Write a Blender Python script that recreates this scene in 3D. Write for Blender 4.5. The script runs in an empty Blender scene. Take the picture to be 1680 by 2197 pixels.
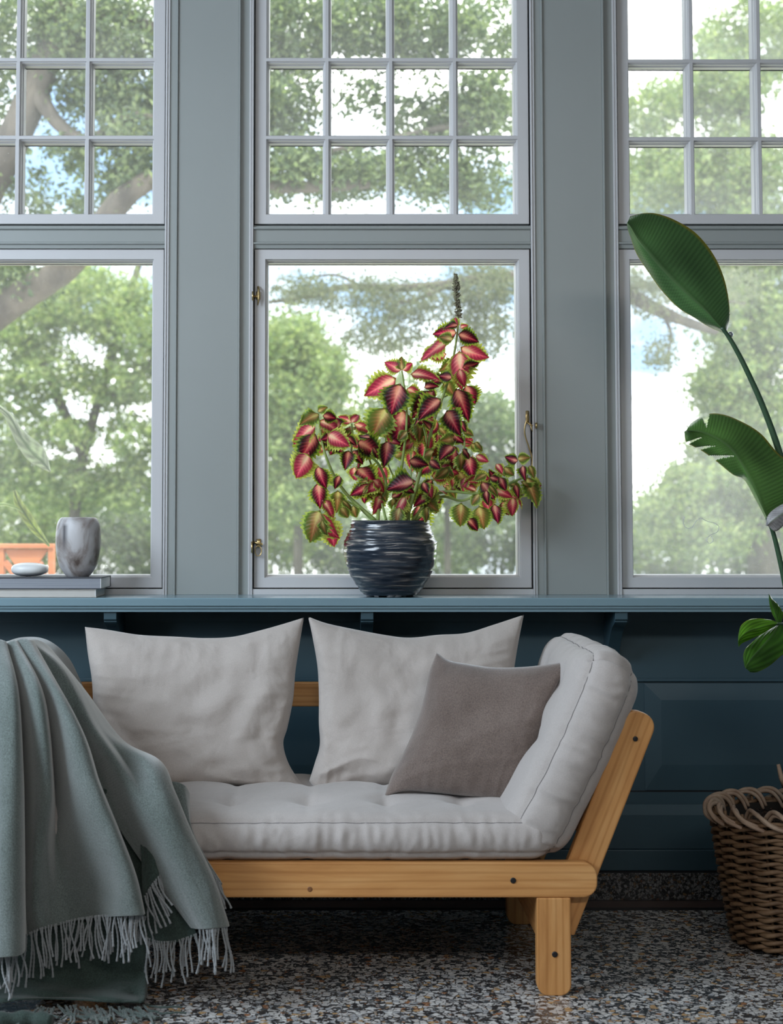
import bpy, math, random
import numpy as np
from mathutils import Vector, Matrix, noise
random.seed(7); rng = np.random.default_rng(7)
C = bpy.context.scene
PI = math.pi

# ---------------------------------------------------------------- camera
F, CX, W_, H_ = 3600.0, 720.0, 1680, 2197
PITCH = 0.063
CY = 1125 - F*math.tan(PITCH)
CAM = Vector((0, -5.03, 1.10))
cd = bpy.data.cameras.new('camera'); cam = bpy.data.objects.new('camera', cd); C.collection.objects.link(cam)
cam.location = CAM; cam.rotation_euler = (PI/2+PITCH, 0, 0)
cd.sensor_fit = 'VERTICAL'; cd.sensor_height = 31.39; cd.lens = F/H_*31.39
cd.shift_x = (840-CX)/H_; cd.shift_y = (CY-H_/2)/H_
cd.clip_end = 300
cd.dof.use_dof = True; cd.dof.focus_distance = 4.5; cd.dof.aperture_fstop = 3.5
C.camera = cam

def P(px, py, d):
    """point seen at a photo pixel, at distance d in front of the camera measured along +y"""
    x = (px-CX)/F; y = -(py-CY)/F
    dy = math.cos(PITCH) - y*math.sin(PITCH); dz = math.sin(PITCH) + y*math.cos(PITCH)
    return Vector((x*d/dy, CAM.y+d, CAM.z+dz*d/dy))
def X(px, d, row=630): return P(px, row, d).x
def Z(py, d, col=720): return P(col, py, d).z

# ---------------------------------------------------------------- world, sun, lights, exposure
w = bpy.data.worlds.new('world'); C.world = w; w.use_nodes = True
nt = w.node_tree; nt.nodes.clear()
tc = nt.nodes.new('ShaderNodeTexCoord'); mp = nt.nodes.new('ShaderNodeMapping')
mp.inputs['Scale'].default_value = (1, 1, 2.2); mp.inputs['Location'].default_value = (.3, .1, .55)
nz = nt.nodes.new('ShaderNodeTexNoise'); nz.inputs['Scale'].default_value = 3.4; nz.inputs['Detail'].default_value = 5
cr = nt.nodes.new('ShaderNodeValToRGB')
cr.color_ramp.elements[0].position = .37; cr.color_ramp.elements[0].color = (.14, .215, .33, 1)
cr.color_ramp.elements[1].position = .49; cr.color_ramp.elements[1].color = (1, 1, 1, 1)
bg = nt.nodes.new('ShaderNodeBackground'); bg.inputs['Strength'].default_value = 4.1
out = nt.nodes.new('ShaderNodeOutputWorld')
nt.links.new(tc.outputs['Generated'], mp.inputs[0]); nt.links.new(mp.outputs[0], nz.inputs[0])
nt.links.new(nz.outputs[0], cr.inputs[0]); nt.links.new(cr.outputs[0], bg.inputs[0]); nt.links.new(bg.outputs[0], out.inputs[0])

def sun(name, direction, strength, color, angle):
    l = bpy.data.lights.new(name, 'SUN'); l.energy = strength; l.color = color; l.angle = angle
    o = bpy.data.objects.new(name, l); C.collection.objects.link(o)
    o.rotation_euler = Vector(direction).to_track_quat('-Z', 'Y').to_euler(); return o
sun('sun', (-.30, .42, -1.0), 5.2, (1, .95, .85), .02)
def area(name, loc, direction, sx, sy, energy, color):
    l = bpy.data.lights.new(name, 'AREA'); l.shape = 'RECTANGLE'; l.size = sx; l.size_y = sy
    l.energy = energy; l.color = color
    o = bpy.data.objects.new(name, l); C.collection.objects.link(o)
    o.location = loc; o.rotation_euler = Vector(direction).to_track_quat('-Z', 'Z').to_euler(); return o
area('left_window_light', (-2.72, -2.3, 2.0), (1, .25, -.45), 1.7, 2.4, 135, (.76, .88, 1.0))
area('ceiling_fill_light', (.4, -5.5, 2.935), (0, .5, -1), 3.2, .45, 50, (1.0, .95, .89))  # unseen fill strip added under the ceiling to brighten the room side
vs = C.view_settings; vs.view_transform = 'Standard'; vs.look = 'None'; vs.gamma = 1; vs.exposure = 0.42; vs.use_curve_mapping = False
C.cycles.use_denoising = True
try: C.cycles.denoiser = 'OPENIMAGEDENOISE'
except Exception: pass
C.cycles.max_bounces = 8; C.cycles.transparent_max_bounces = 16; C.cycles.sample_clamp_indirect = 6
C.cycles.caustics_reflective = False; C.cycles.caustics_refractive = False

# ---------------------------------------------------------------- helpers
ORG = {}
def link(o): C.collection.objects.link(o); return o
def tag(o, label=None, cat=None, group=None, kind=None):
    if label: o['label'] = label
    if cat: o['category'] = cat
    if group: o['group'] = group
    if kind: o['kind'] = kind
    return o
def thing(name, loc, label=None, cat=None, group=None, kind=None):
    o = link(bpy.data.objects.new(name, None)); o.location = loc; o.empty_display_size = .05
    ORG[o] = Vector(loc); return tag(o, label, cat, group, kind)
def origin(p): return ORG.get(p, Vector((0, 0, 0)))
def attach(o, parent, world_matrix):
    link(o); o.parent = parent
    ORG[o] = world_matrix.translation.copy()
    o.matrix_local = Matrix.Translation(-origin(parent)) @ world_matrix if parent else world_matrix
    return o
def mesh(name, verts, faces, mat, parent=None, at=None, smooth=True, M=None, col=None, uv=None):
    """verts in world space; `at` = origin of the object (world) ; M = world matrix if verts are local"""
    me = bpy.data.meshes.new(name)
    v = np.asarray([tuple(q) for q in verts], dtype=float) if not isinstance(verts, np.ndarray) else verts.astype(float)
    if M is None:
        if at is None: at = Vector(v.mean(axis=0))
        v = v - np.array(tuple(at)); M = Matrix.Translation(at)
    me.from_pydata(v.tolist(), [], [tuple(f) for f in faces])
    if smooth: me.polygons.foreach_set('use_smooth', [True]*len(me.polygons))
    if col is not None:
        a = me.color_attributes.new('Col', 'FLOAT_COLOR', 'POINT'); a.data.foreach_set('color', np.asarray(col, dtype=float).ravel())
    if uv is not None:
        l = me.uv_layers.new(name='UV'); idx = np.zeros(len(me.loops), dtype=int); me.loops.foreach_get('vertex_index', idx)
        l.data.foreach_set('uv', np.asarray(uv)[idx].ravel())
    me.materials.append(mat); me.update()
    o = bpy.data.objects.new(name, me)
    return attach(o, parent, M)
class MB:
    def __init__(s): s.v = []; s.f = []
    def add(s, v, f):
        n = len(s.v); s.v += [Vector(q) for q in v]; s.f += [tuple(n+i for i in g) for g in f]; return s
    def box(s, x0, x1, y0, y1, z0, z1):
        return s.add([(x0,y0,z0),(x1,y0,z0),(x1,y1,z0),(x0,y1,z0),(x0,y0,z1),(x1,y0,z1),(x1,y1,z1),(x0,y1,z1)],
                     [(0,3,2,1),(4,5,6,7),(0,1,5,4),(1,2,6,5),(2,3,7,6),(3,0,4,7)])
    def tube(s, pts, r, n=8, caps=True, closed=False):
        v, f = tube(pts, r, n, caps, closed); return s.add(v, f)
    def prism(s, poly, axis, a, b):
        """extrude a 2-D polygon (list of (u,v)) along axis from a to b"""
        def mk(u, v, t): return {'x': (t,u,v), 'y': (u,t,v), 'z': (u,v,t)}[axis]
        n = len(poly); v = [mk(u, w_, a) for u, w_ in poly]+[mk(u, w_, b) for u, w_ in poly]
        f = [(i, (i+1) % n, n+(i+1) % n, n+i) for i in range(n)]+[tuple(range(n))[::-1], tuple(range(n, 2*n))]
        return s.add(v, f)
    def build(s, name, mat, parent=None, smooth=False, **k):
        o = mesh(name, s.v, s.f, mat, parent, smooth=smooth, **k)
        return o
def bevel(o, w=.002, seg=2, ang=.6):
    m = o.modifiers.new('bevel', 'BEVEL'); m.width = w; m.segments = seg; m.limit_method = 'ANGLE'; m.angle_limit = ang
    try: m.harden_normals = False
    except Exception: pass
    return o
def fixnormals(o):
    import bmesh
    b = bmesh.new(); b.from_mesh(o.data); bmesh.ops.recalc_face_normals(b, faces=b.faces); b.to_mesh(o.data); b.free(); return o
def catmull(pts, n, closed=False):
    p = np.array([tuple(q) for q in pts], dtype=float); m = len(p)
    ts = np.linspace(0, m if closed else m-1, n, endpoint=not closed); outp = []
    for t in ts:
        i = int(min(t, (m if closed else m-1)-1e-9)); u = t-i
        g = (lambda k: p[k % m]) if closed else (lambda k: p[min(max(k, 0), m-1)] if 0 <= k < m else (2*p[0]-p[1] if k < 0 else 2*p[-1]-p[-2]))
        a, b, c, d = g(i-1), g(i), g(i+1), g(i+2)
        outp.append(.5*((2*b)+(-a+c)*u+(2*a-5*b+4*c-d)*u*u+(-a+3*b-3*c+d)*u**3))
    return np.array(outp)
def tube(pts, r, n=8, caps=True, closed=False):
    pts = [Vector(p) for p in pts]; m = len(pts)
    rs = r if hasattr(r, '__len__') else [r]*m
    v = []; f = []; up = None
    for i, p in enumerate(pts):
        if closed: t = pts[(i+1) % m]-pts[i-1]
        else: t = pts[min(i+1, m-1)]-pts[max(i-1, 0)]
        if t.length < 1e-9: t = Vector((0, 0, 1))
        t.normalize()
        if up is None: up = Vector((0, 0, 1)) if abs(t.z) < .9 else Vector((1, 0, 0))
        a = up - t*up.dot(t)
        if a.length < 1e-6: a = t.orthogonal()
        a.normalize(); up = a; b = t.cross(a)
        for k in range(n):
            q = 2*PI*k/n; v.append(p+(a*math.cos(q)+b*math.sin(q))*rs[i])
    for i in range(m if closed else m-1):
        j = (i+1) % m
        for k in range(n):
            l = (k+1) % n; f.append((i*n+k, i*n+l, j*n+l, j*n+k))
    if caps and not closed:
        f.append(tuple(range(n))[::-1]); f.append(tuple(range((m-1)*n, m*n)))
    return v, f
def lathe(profile, n=48, center=(0, 0, 0), fn=None):
    """profile of (r, z); closed at the ends if r == 0"""
    v = []; f = []; c = Vector(center); m = len(profile)
    for i, (r, z) in enumerate(profile):
        for k in range(n):
            a = 2*PI*k/n; rr, zz = (r, z) if fn is None else fn(r, z, a)
            v.append(c+Vector((rr*math.cos(a), rr*math.sin(a), zz)))
    for i in range(m-1):
        for k in range(n):
            l = (k+1) % n; f.append((i*n+k, i*n+l, (i+1)*n+l, (i+1)*n+k))
    return v, f
def gridfaces(a, b, closed=False):
    f = []
    for i in range(a-1 if not closed else a):
        for j in range(b-1):
            k = (i+1) % a; f.append((i*b+j, k*b+j, k*b+j+1, i*b+j+1))
    return f
def N3(p, s=1.0): return noise.noise(Vector(p)*s)

# ---------------------------------------------------------------- materials
def mat(name, color=(.5,.5,.5), rough=.5, metal=0, spec=.5, sheen=0, trans=0):
    m = bpy.data.materials.new(name); m.use_nodes = True; b = m.node_tree.nodes['Principled BSDF']
    b.inputs['Base Color'].default_value = (*color, 1); b.inputs['Roughness'].default_value = rough
    b.inputs['Metallic'].default_value = metal; b.inputs['Specular IOR Level'].default_value = spec
    if sheen: b.inputs['Sheen Weight'].default_value = sheen; b.inputs['Sheen Roughness'].default_value = .5
    return m
def nodes(m):
    t = m.node_tree; return t, t.nodes['Principled BSDF'], (lambda k, **kw: _nn(t, k, kw)), t.links.new
def _nn(t, k, kw):
    n = t.nodes.new('ShaderNode'+k)
    for a, b in kw.items():
        if a in n.inputs: n.inputs[a].default_value = b
        else: setattr(n, a, b)
    return n
def ramp(t, stops):
    r = t.nodes.new('ShaderNodeValToRGB'); e = r.color_ramp.elements
    while len(e) < len(stops): e.new(.5)
    for i, (p, c) in enumerate(stops): e[i].position = p; e[i].color = (*c, 1)
    return r
def coord(t, scale=(1,1,1), kind='Object'):
    c = t.nodes.new('ShaderNodeTexCoord'); m = t.nodes.new('ShaderNodeMapping'); m.inputs['Scale'].default_value = scale
    t.links.new(c.outputs[kind], m.inputs[0]); return m.outputs[0]
def bump(t, b, src, strength, dist=.001):
    n = t.nodes.new('ShaderNodeBump'); n.inputs['Strength'].default_value = strength; n.inputs['Distance'].default_value = dist
    t.links.new(src, n.inputs['Height']); t.links.new(n.outputs[0], b.inputs['Normal']); return n

def noisy(name, c1, c2, scale=8, rough=.5, bscale=200, bs=.2, bd=.0005, stretch=(1,1,1), **k):
    m = mat(name, c1, rough, **k); t, b, nn, L = nodes(m)
    co = coord(t, stretch); n = nn('TexNoise', Scale=scale, Detail=4.0); L(co, n.inputs[0])
    r = ramp(t, [(.35, c1), (.65, c2)]); L(n.outputs[0], r.inputs[0]); L(r.outputs[0], b.inputs['Base Color'])
    if bs:
        n2 = nn('TexNoise', Scale=bscale, Detail=3.0); L(co, n2.inputs[0]); bump(t, b, n2.outputs[0], bs, bd)
    return m
WHITE = noisy('sash_paint', (.57,.57,.585), (.59,.59,.605), 3, .38, 60, .08)
PIER = noisy('pier_paint', (.30,.325,.32), (.315,.34,.335), 2, .42, 40, .10)
SILL = noisy('sill_paint', (.20,.30,.35), (.21,.315,.365), 3, .22, 60, .05)
DADO = noisy('dado_paint', (.034,.075,.10), (.04,.083,.108), 3, .42, 50, .10)
GAP = mat('shadow_gap', (.012,.014,.018), .8)
CEIL = mat('ceiling_paint', (.42,.42,.42), .8)
ROOMW = mat('room_wall_paint', (.20,.25,.28), .7)
BRASS = mat('aged_brass', (.62,.46,.22), .3, metal=1)
BLACK = mat('black_screw', (.01,.01,.012), .35)

def glass_mat(name, haze):
    m = bpy.data.materials.new(name); m.use_nodes = True; t = m.node_tree; t.nodes.clear()
    o = t.nodes.new('ShaderNodeOutputMaterial'); tr = t.nodes.new('ShaderNodeBsdfTransparent'); gl = t.nodes.new('ShaderNodeBsdfGlossy')
    gl.inputs['Roughness'].default_value = .02; tr.inputs[0].default_value = (.97,.985,.98,1)
    lw = t.nodes.new('ShaderNodeFresnel'); lw.inputs[0].default_value = 1.35
    mx = t.nodes.new('ShaderNodeMixShader'); L = t.links.new
    L(lw.outputs[0], mx.inputs[0]); L(tr.outputs[0], mx.inputs[1]); L(gl.outputs[0], mx.inputs[2])
    tl = t.nodes.new('ShaderNodeBsdfTranslucent'); tl.inputs[0].default_value = (.9,.93,.95,1)
    c = coord(t, (1,1,1)); n = t.nodes.new('ShaderNodeTexNoise'); n.inputs['Scale'].default_value = 2.5; n.inputs['Detail'].default_value = 3; L(c, n.inputs[0])
    n2 = t.nodes.new('ShaderNodeTexNoise'); n2.inputs['Scale'].default_value = 260; L(c, n2.inputs[0])
    r2 = ramp(t, [(.70, (0,0,0)), (.78, (.22,.22,.22))]); L(n2.outputs[0], r2.inputs[0])
    ml = t.nodes.new('ShaderNodeMath'); ml.operation = 'MULTIPLY'; ml.inputs[1].default_value = haze*2; L(n.outputs[0], ml.inputs[0])
    ad = t.nodes.new('ShaderNodeMath'); ad.operation = 'ADD'; L(ml.outputs[0], ad.inputs[0]); L(r2.outputs[0], ad.inputs[1])
    m2 = t.nodes.new('ShaderNodeMixShader'); L(ad.outputs[0], m2.inputs[0]); L(mx.outputs[0], m2.inputs[1]); L(tl.outputs[0], m2.inputs[2])
    L(m2.outputs[0], o.inputs[0]); return m
GLASS = glass_mat('window_glass', .04); GLASS_R = glass_mat('hazy_window_glass', .075)

def fabric(name, c1, c2, scale=500, bs=.3, rough=.9, sheen=.3, big=3, wrinkle=0, sp=(.82, 1.12)):
    m = mat(name, c1, rough, spec=.15, sheen=sheen); t, b, nn, L = nodes(m)
    co = coord(t); n = nn('TexNoise', Scale=big, Detail=3.0); L(co, n.inputs[0])
    r = ramp(t, [(.3, c1), (.7, c2)]); L(n.outputs[0], r.inputs[0])
    f = nn('TexNoise', Scale=scale, Detail=2.0); L(co, f.inputs[0])
    fr = ramp(t, [(.3, (sp[0],)*3), (.7, (sp[1],)*3)]); L(f.outputs[0], fr.inputs[0])
    mx = nn('MixRGB', blend_type='MULTIPLY'); mx.inputs[0].default_value = 1; L(r.outputs[0], mx.inputs[1]); L(fr.outputs[0], mx.inputs[2])
    L(mx.outputs[0], b.inputs['Base Color'])
    b1 = bump(t, b, f.outputs[0], bs, .0006)
    if wrinkle:
        n3 = nn('TexNoise', Scale=10.0, Detail=3.0, Distortion=.3); L(co, n3.inputs[0])
        b2 = nn('Bump', Strength=wrinkle, Distance=.012); L(n3.outputs[0], b2.inputs['Height']); L(b2.outputs[0], b1.inputs['Normal'])
    return m
LINEN = fabric('beige_cotton', (.445,.40,.37), (.49,.44,.41), 900, .25, wrinkle=1.0)
MATTR = fabric('futon_cotton', (.44,.405,.388), (.49,.45,.432), 900, .2, wrinkle=.7)
BROWN = fabric('brown_wool', (.135,.102,.088), (.18,.14,.122), 330, 1.0, sheen=.6, big=9, sp=(.78, 1.25))
SEAMM = mat('seam_thread', (.16,.15,.15), .9)
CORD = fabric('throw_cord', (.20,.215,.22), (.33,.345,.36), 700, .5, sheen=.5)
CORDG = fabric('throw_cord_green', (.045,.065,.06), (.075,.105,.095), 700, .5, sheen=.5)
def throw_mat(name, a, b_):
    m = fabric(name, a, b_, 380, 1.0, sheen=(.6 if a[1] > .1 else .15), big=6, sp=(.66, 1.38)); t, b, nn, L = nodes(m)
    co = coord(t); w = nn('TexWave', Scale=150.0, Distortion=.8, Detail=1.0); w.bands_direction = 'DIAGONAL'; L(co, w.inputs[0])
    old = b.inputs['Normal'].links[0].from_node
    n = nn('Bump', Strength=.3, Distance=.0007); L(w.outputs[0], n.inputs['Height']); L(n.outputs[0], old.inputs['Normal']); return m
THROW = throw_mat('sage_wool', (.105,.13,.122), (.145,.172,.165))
THROWD = throw_mat('sage_wool_shaded', (.035,.052,.045), (.045,.066,.058))  # same wool, with the shade of the lower layers put into its colour

def wood_mat(name, c1, c2, c3):
    m = mat(name, c2, .42, spec=.4); t, b, nn, L = nodes(m)
    co = coord(t, (.8, 9, 9)); n = nn('TexNoise', Scale=2.6, Detail=6.0, Distortion=.6); L(co, n.inputs[0])
    n.inputs['Roughness'].default_value = .6
    r = ramp(t, [(.28, c1), (.5, c2), (.72, c3)]); L(n.outputs[0], r.inputs[0])
    co2 = coord(t, (.55, 8, 8)); w = nn('TexWave', Scale=2.2, Distortion=5.0, Detail=2.0); w.bands_direction = 'Z'; w.inputs['Detail Scale'].default_value = .6; L(co2, w.inputs[0])
    wr = ramp(t, [(0, (.72,.62,.5)), (.35, (1,1,1))]); L(w.outputs[0], wr.inputs[0])
    mx = nn('MixRGB', blend_type='MULTIPLY'); mx.inputs[0].default_value = .55; L(r.outputs[0], mx.inputs[1]); L(wr.outputs[0], mx.inputs[2])
    L(mx.outputs[0], b.inputs['Base Color']); bump(t, b, n.outputs[0], .1, .0006); return m
PINE = wood_mat('oiled_pine', (.46,.205,.065), (.60,.30,.105), (.69,.385,.155))
KNOT = noisy('pine_knot', (.16,.06,.02), (.26,.11,.04), 120, .4, 200, .1)

# ---------------------------------------------------------------- terrazzo
def terrazzo(name, dark, rough, k=1.0):
    m = mat(name, (.1,.1,.1), rough); t, b, nn, L = nodes(m)
    co = coord(t)
    nd = nn('TexNoise', Scale=30.0); L(co, nd.inputs[0])
    wm = nn('MixRGB', blend_type='ADD'); wm.inputs[0].default_value = .018; L(co, wm.inputs[1]); L(nd.outputs[1], wm.inputs[2])
    def layer(scale, lo, hi, thr):
        v = nn('TexVoronoi', Scale=scale); L(wm.outputs[0], v.inputs[0])
        e = nn('TexVoronoi', Scale=scale); e.feature = 'DISTANCE_TO_EDGE'; L(wm.outputs[0], e.inputs[0])
        s = nn('SeparateColor'); L(v.outputs['Color'], s.inputs[0])
        c = ramp(t, [(0, (.03,.032,.036)), (.14, (.09,.095,.10)), (.22, (.60,.58,.56)), (.48, (.74,.73,.71)), (.62, (.42,.43,.44)), (.72, (.34,.16,.08)), (.76, (.52,.33,.16)), (.82, (.20,.20,.20)), (.88, (.62,.60,.57))])
        c.color_ramp.interpolation = 'CONSTANT'; L(s.outputs[0], c.inputs[0])
        r = ramp(t, [(lo, (0,0,0)), (hi, (1,1,1))]); L(e.outputs['Distance'], r.inputs[0])
        k = nn('Math', operation='GREATER_THAN'); k.inputs[1].default_value = thr; L(s.outputs[1], k.inputs[0])
        mk = nn('Math', operation='MULTIPLY'); L(r.outputs[0], mk.inputs[0]); L(k.outputs[0], mk.inputs[1])
        return c.outputs[0], mk.outputs[0]
    c1, m1 = layer(70.0*k, .06, .10, .22); c2, m2 = layer(140.0*k, .09, .16, .25)
    base = nn('MixRGB'); base.inputs[1].default_value = (.045,.043,.042,1); L(m2, base.inputs[0]); L(c2, base.inputs[2])
    top = nn('MixRGB'); L(m1, top.inputs[0]); L(base.outputs[0], top.inputs[1]); L(c1, top.inputs[2])
    dk = nn('MixRGB', blend_type='MULTIPLY'); dk.inputs[0].default_value = 1; dk.inputs[2].default_value = (*dark, 1); L(top.outputs[0], dk.inputs[1])
    L(dk.outputs[0], b.inputs['Base Color']); return m
TERR = terrazzo('terrazzo', (1,1,1), .24); TERRD = terrazzo('terrazzo_skirting', (.30,.30,.31), .4, 1.9)
STRIP = noisy('brown_stone', (.075,.045,.04), (.10,.06,.05), 30, .35); STRIPB = mat('black_stone', (.006,.007,.01), .3)

# ---------------------------------------------------------------- room shell
XL, XR, YB, ZC = -2.85, 3.3, -7.6, 3.05
fl = MB().box(XL, XR, YB, -.16, -.05, 0).build('floor', TERR); tag(fl, kind='structure')
for a, b_, m in ((-.16, -.125, STRIPB), (-.125, -.04, STRIP), (-.04, 0.0, STRIPB)):
    MB().box(XL, XR, a+.0005, b_-.0005, -.05, .0005).build('border_strip', m, fl)
tag(MB().box(XL, XR, YB, .15, ZC, ZC+.2).build('ceiling', CEIL), kind='structure')
tag(MB().box(XL-.2, XL, YB, .15, -.05, ZC).build('wall_left', ROOMW), kind='structure')
tag(MB().box(XR, XR+.2, YB, .15, -.05, ZC).build('wall_right', ROOMW), kind='structure')
tag(MB().box(XL-.2, XR+.2, YB-.2, YB, -.05, ZC).build('wall_front', ROOMW), kind='structure')

D0 = 5.03
z_sill = Z(1283, 4.8); z_head = Z(-70, D0)
WX = [(-285, 352.5), (543.5, 1140.5), (1329, 1945)]
wins = [(X(a, D0), X(b_, D0)) for a, b_ in WX]
zb, zt = Z(1264, D0), Z(481.5, D0)
# wall_back : dado core + header + pier cores
mb = MB()
mb.box(XL, XR, .0, .16, 0, z_sill-.02)
mb.box(XL, XR, .006, .16, z_head, ZC)
edges = [XL]+[v for w_ in wins for v in w_]+[XR]
wall = mb.build('wall_back', DADO); tag(wall, kind='structure')
hd = MB().box(XL, XR, .0, .02, z_head, ZC).build('header_board', PIER, wall)
def pier(x0, x1, cut0, cut1):
    """x0..x1 = sash edges; panel between beads"""
    core = MB().box(x0, x1, .008, .14, z_sill-.02, z_head).build('pier_core', PIER, wall)
    px = lambda n: n/F*D0
    pn = bevel(MB().box(x0+px(27.5)+.0005, x1-px(33)-.0005, 0, .012, z_sill, z_head).build('pier_panel', PIER, wall), .001)
    for xx, s in ((x0+px(25.5), 1), (x1-px(31), -1)):
        pr = [(xx-.0032, .008), (xx-.0032, -.003), (xx-.0018, -.006), (xx+.0018, -.006), (xx+.0032, -.003), (xx+.0032, .008)]
        MB().prism(pr, 'z', z_sill, z_head).build('bead', PIER, wall)
    # moulded inner casing next to each sash
    for xx, s in ((x0, 1), (x1, -1)):
        pr = [(xx, .03), (xx, .004), (xx+s*.002, .001), (xx+s*.005, .001), (xx+s*.006, .006), (xx+s*.009, .003), (xx+s*.012, .003), (xx+s*.014, .009), (xx+s*.014, .03)]
        fixnormals(MB().prism(pr, 'z', z_sill, z_head).build('casing_moulding', WHITE, wall))
pier(wins[0][1], wins[1][0], 0, 0); pier(wins[1][1], wins[2][0], 0, 0)
for a, b_ in ((XL, wins[0][0]), (wins[2][1], XR)):
    MB().box(a, b_, 0, .14, z_sill-.02, z_head).build('pier_panel', PIER, wall)

# windows
FY, GY = .020, .078
PRO = [(0, FY), (0, .026), (.0035, .030), (.0035, .044), (.007, .050), (.0085, GY+.004)]
def rect_loop(name, x0, x1, z0, z1, fw, m, parent, topw=None, botw=None):
    """sash frame: outer x0..z1, face opening inset by stile widths, stepped to the glass"""
    l, r, t_, b_ = fw, fw, topw or fw, botw or fw
    rings = [(x0, x1, z0, z1, .095), (x0, x1, z0, z1, FY+.001), (x0+.001, x1-.001, z0+.001, z1-.001, FY)]
    for o_, y in PRO: rings.append((x0+l+o_, x1-r-o_, z0+b_+o_, z1-t_-o_, y))
    e = PRO[-1][0]; rings.append((x0+l+e, x1-r-e, z0+b_+e, z1-t_-e, .095))
    v = []; f = []
    for a, b2, c, d, y in rings: v += [(a, y, c), (b2, y, c), (b2, y, d), (a, y, d)]
    n = len(rings)
    for i in range(n):
        j = (i+1) % n
        for k in range(4):
            q = (k+1) % 4; f.append((i*4+k, i*4+q, j*4+q, j*4+k))
    o = mesh(name, v, f, m, parent, smooth=False, at=Vector(((x0+x1)/2, FY, z0))); fixnormals(o)
    return o, (x0+l, x1-r, z0+b_, z1-t_)
BAR = [(-.0052, FY+.001), (-.0045, FY), (.0045, FY), (.0052, FY+.001), (.0052, .028), (.0085, .031), (.0085, .044), (.012, .050), (.0135, GY+.004), (-.0135, GY+.004), (-.012, .050), (-.0085, .044), (-.0085, .031), (-.0052, .028)]
def make_window(n, x0, x1, cols, rows_px, glass):
    win = thing('window_%d' % n, ((x0+x1)/2, 0, z_sill)); win['kind'] = 'structure'
    g = .0032
    # dark recess behind the joints, frame head, transom and bottom rail
    fr = MB()
    fr.box(x0-.01, x0+.0006, .008, .1, z_sill, z_head); fr.box(x1-.0006, x1+.01, .008, .1, z_sill, z_head)
    fr.box(x0, x1, .045, .1, zb-.02, zb+.006); fr.box(x0, x1, .06, .1, zt-.06, zt+.006)
    fr.build('joint_recess', GAP, win)
    z0, z1 = Z(1275.5, D0), Z(1264, D0)
    bevel(MB().box(x0, x1, .006, .1, z_sill-.001, z1).build('frame_bottom', WHITE, win), .0015)
    ta, tb = Z(531.5, D0), Z(483, D0)
    tr = [(.1, ta), (.012, ta), (.010, ta+.010), (.003, ta+.013), (.003, ta+.017), (.012, ta+.020), (.012, tb-.014), (.003, tb-.010), (.003, tb-.006), (.011, tb-.003), (.011, tb), (.1, tb)]
    o = fixnormals(MB().prism(tr, 'x', x0, x1).build('transom_bar', PIER, win))
    MB().box(x0, x1, .0, .1, z_head-.06, z_head).build('frame_head', WHITE, win)
    # lower sash
    s0, s1 = Z(1261, D0+.02), Z(535, D0+.02)
    sash, (a, b_, c, d) = rect_loop('lower_sash', x0+g, x1-g, s0, s1, .0315, WHITE, win, .0300, .0300)
    pane = MB().box(a+.004, b_-.004, GY, GY+.004, c+.004, d-.004).build('glass_pane', glass, sash)
    MB().box(a+.004, b_-.004, GY-.002, GY-.0002, d-.0095, d-.0075).build('glazing_seal', GAP, sash)
    # upper sash
    s0, s1 = Z(480.5, D0+.02), Z(-64, D0+.02)
    us, (a, b_, c, d) = rect_loop('upper_sash', x0+g, x1-g, s0, s1, .0335, WHITE, win, .0335, .0290)
    cx = [X(p_, D0+.02, 230) for p_ in cols]; rz = [Z(p_, D0+.02) for p_ in rows_px]
    for c_ in cx:
        hub = MB()
        for r_ in rz: hub.box(c_-.0056, c_+.0056, FY-.0001, .045, r_-.0056, r_+.0056)
        hub.build('glazing_bar', WHITE, us)
        fixnormals(MB().prism([(c_+u, v) for u, v in BAR], 'z', c, d).build('glazing_bar', WHITE, us))
    for r_ in rz: fixnormals(MB().prism([(v, r_+u) for u, v in BAR], 'x', a, b_).build('glazing_bar', WHITE, us))
    xs = [a]+cx+[b_]; zs = [c]+sorted(rz)+[d]
    for i in range(len(xs)-1):
        for j in range(len(zs)-1):
            MB().box(xs[i]+.003, xs[i+1]-.003, GY, GY+.004, zs[j]+.003, zs[j+1]-.003).build('glass_pane', glass, us)
            MB().box(xs[i]+.012, xs[i+1]-.012, GY-.002, GY-.0002, zs[j+1]-.0150, zs[j+1]-.0130).build('glazing_seal', GAP, us)
    return win, sash
ROWS = [128, 295]
w1, s1_ = make_window(1, *wins[0], [-110, 38.5, 188], ROWS, GLASS)
w2, s2_ = make_window(2, *wins[1], [701.5, 838.5, 975.5], ROWS, GLASS)
w3, s3_ = make_window(3, *wins[2], [1484, 1629, 1774], [131, 298], GLASS_R)

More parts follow.
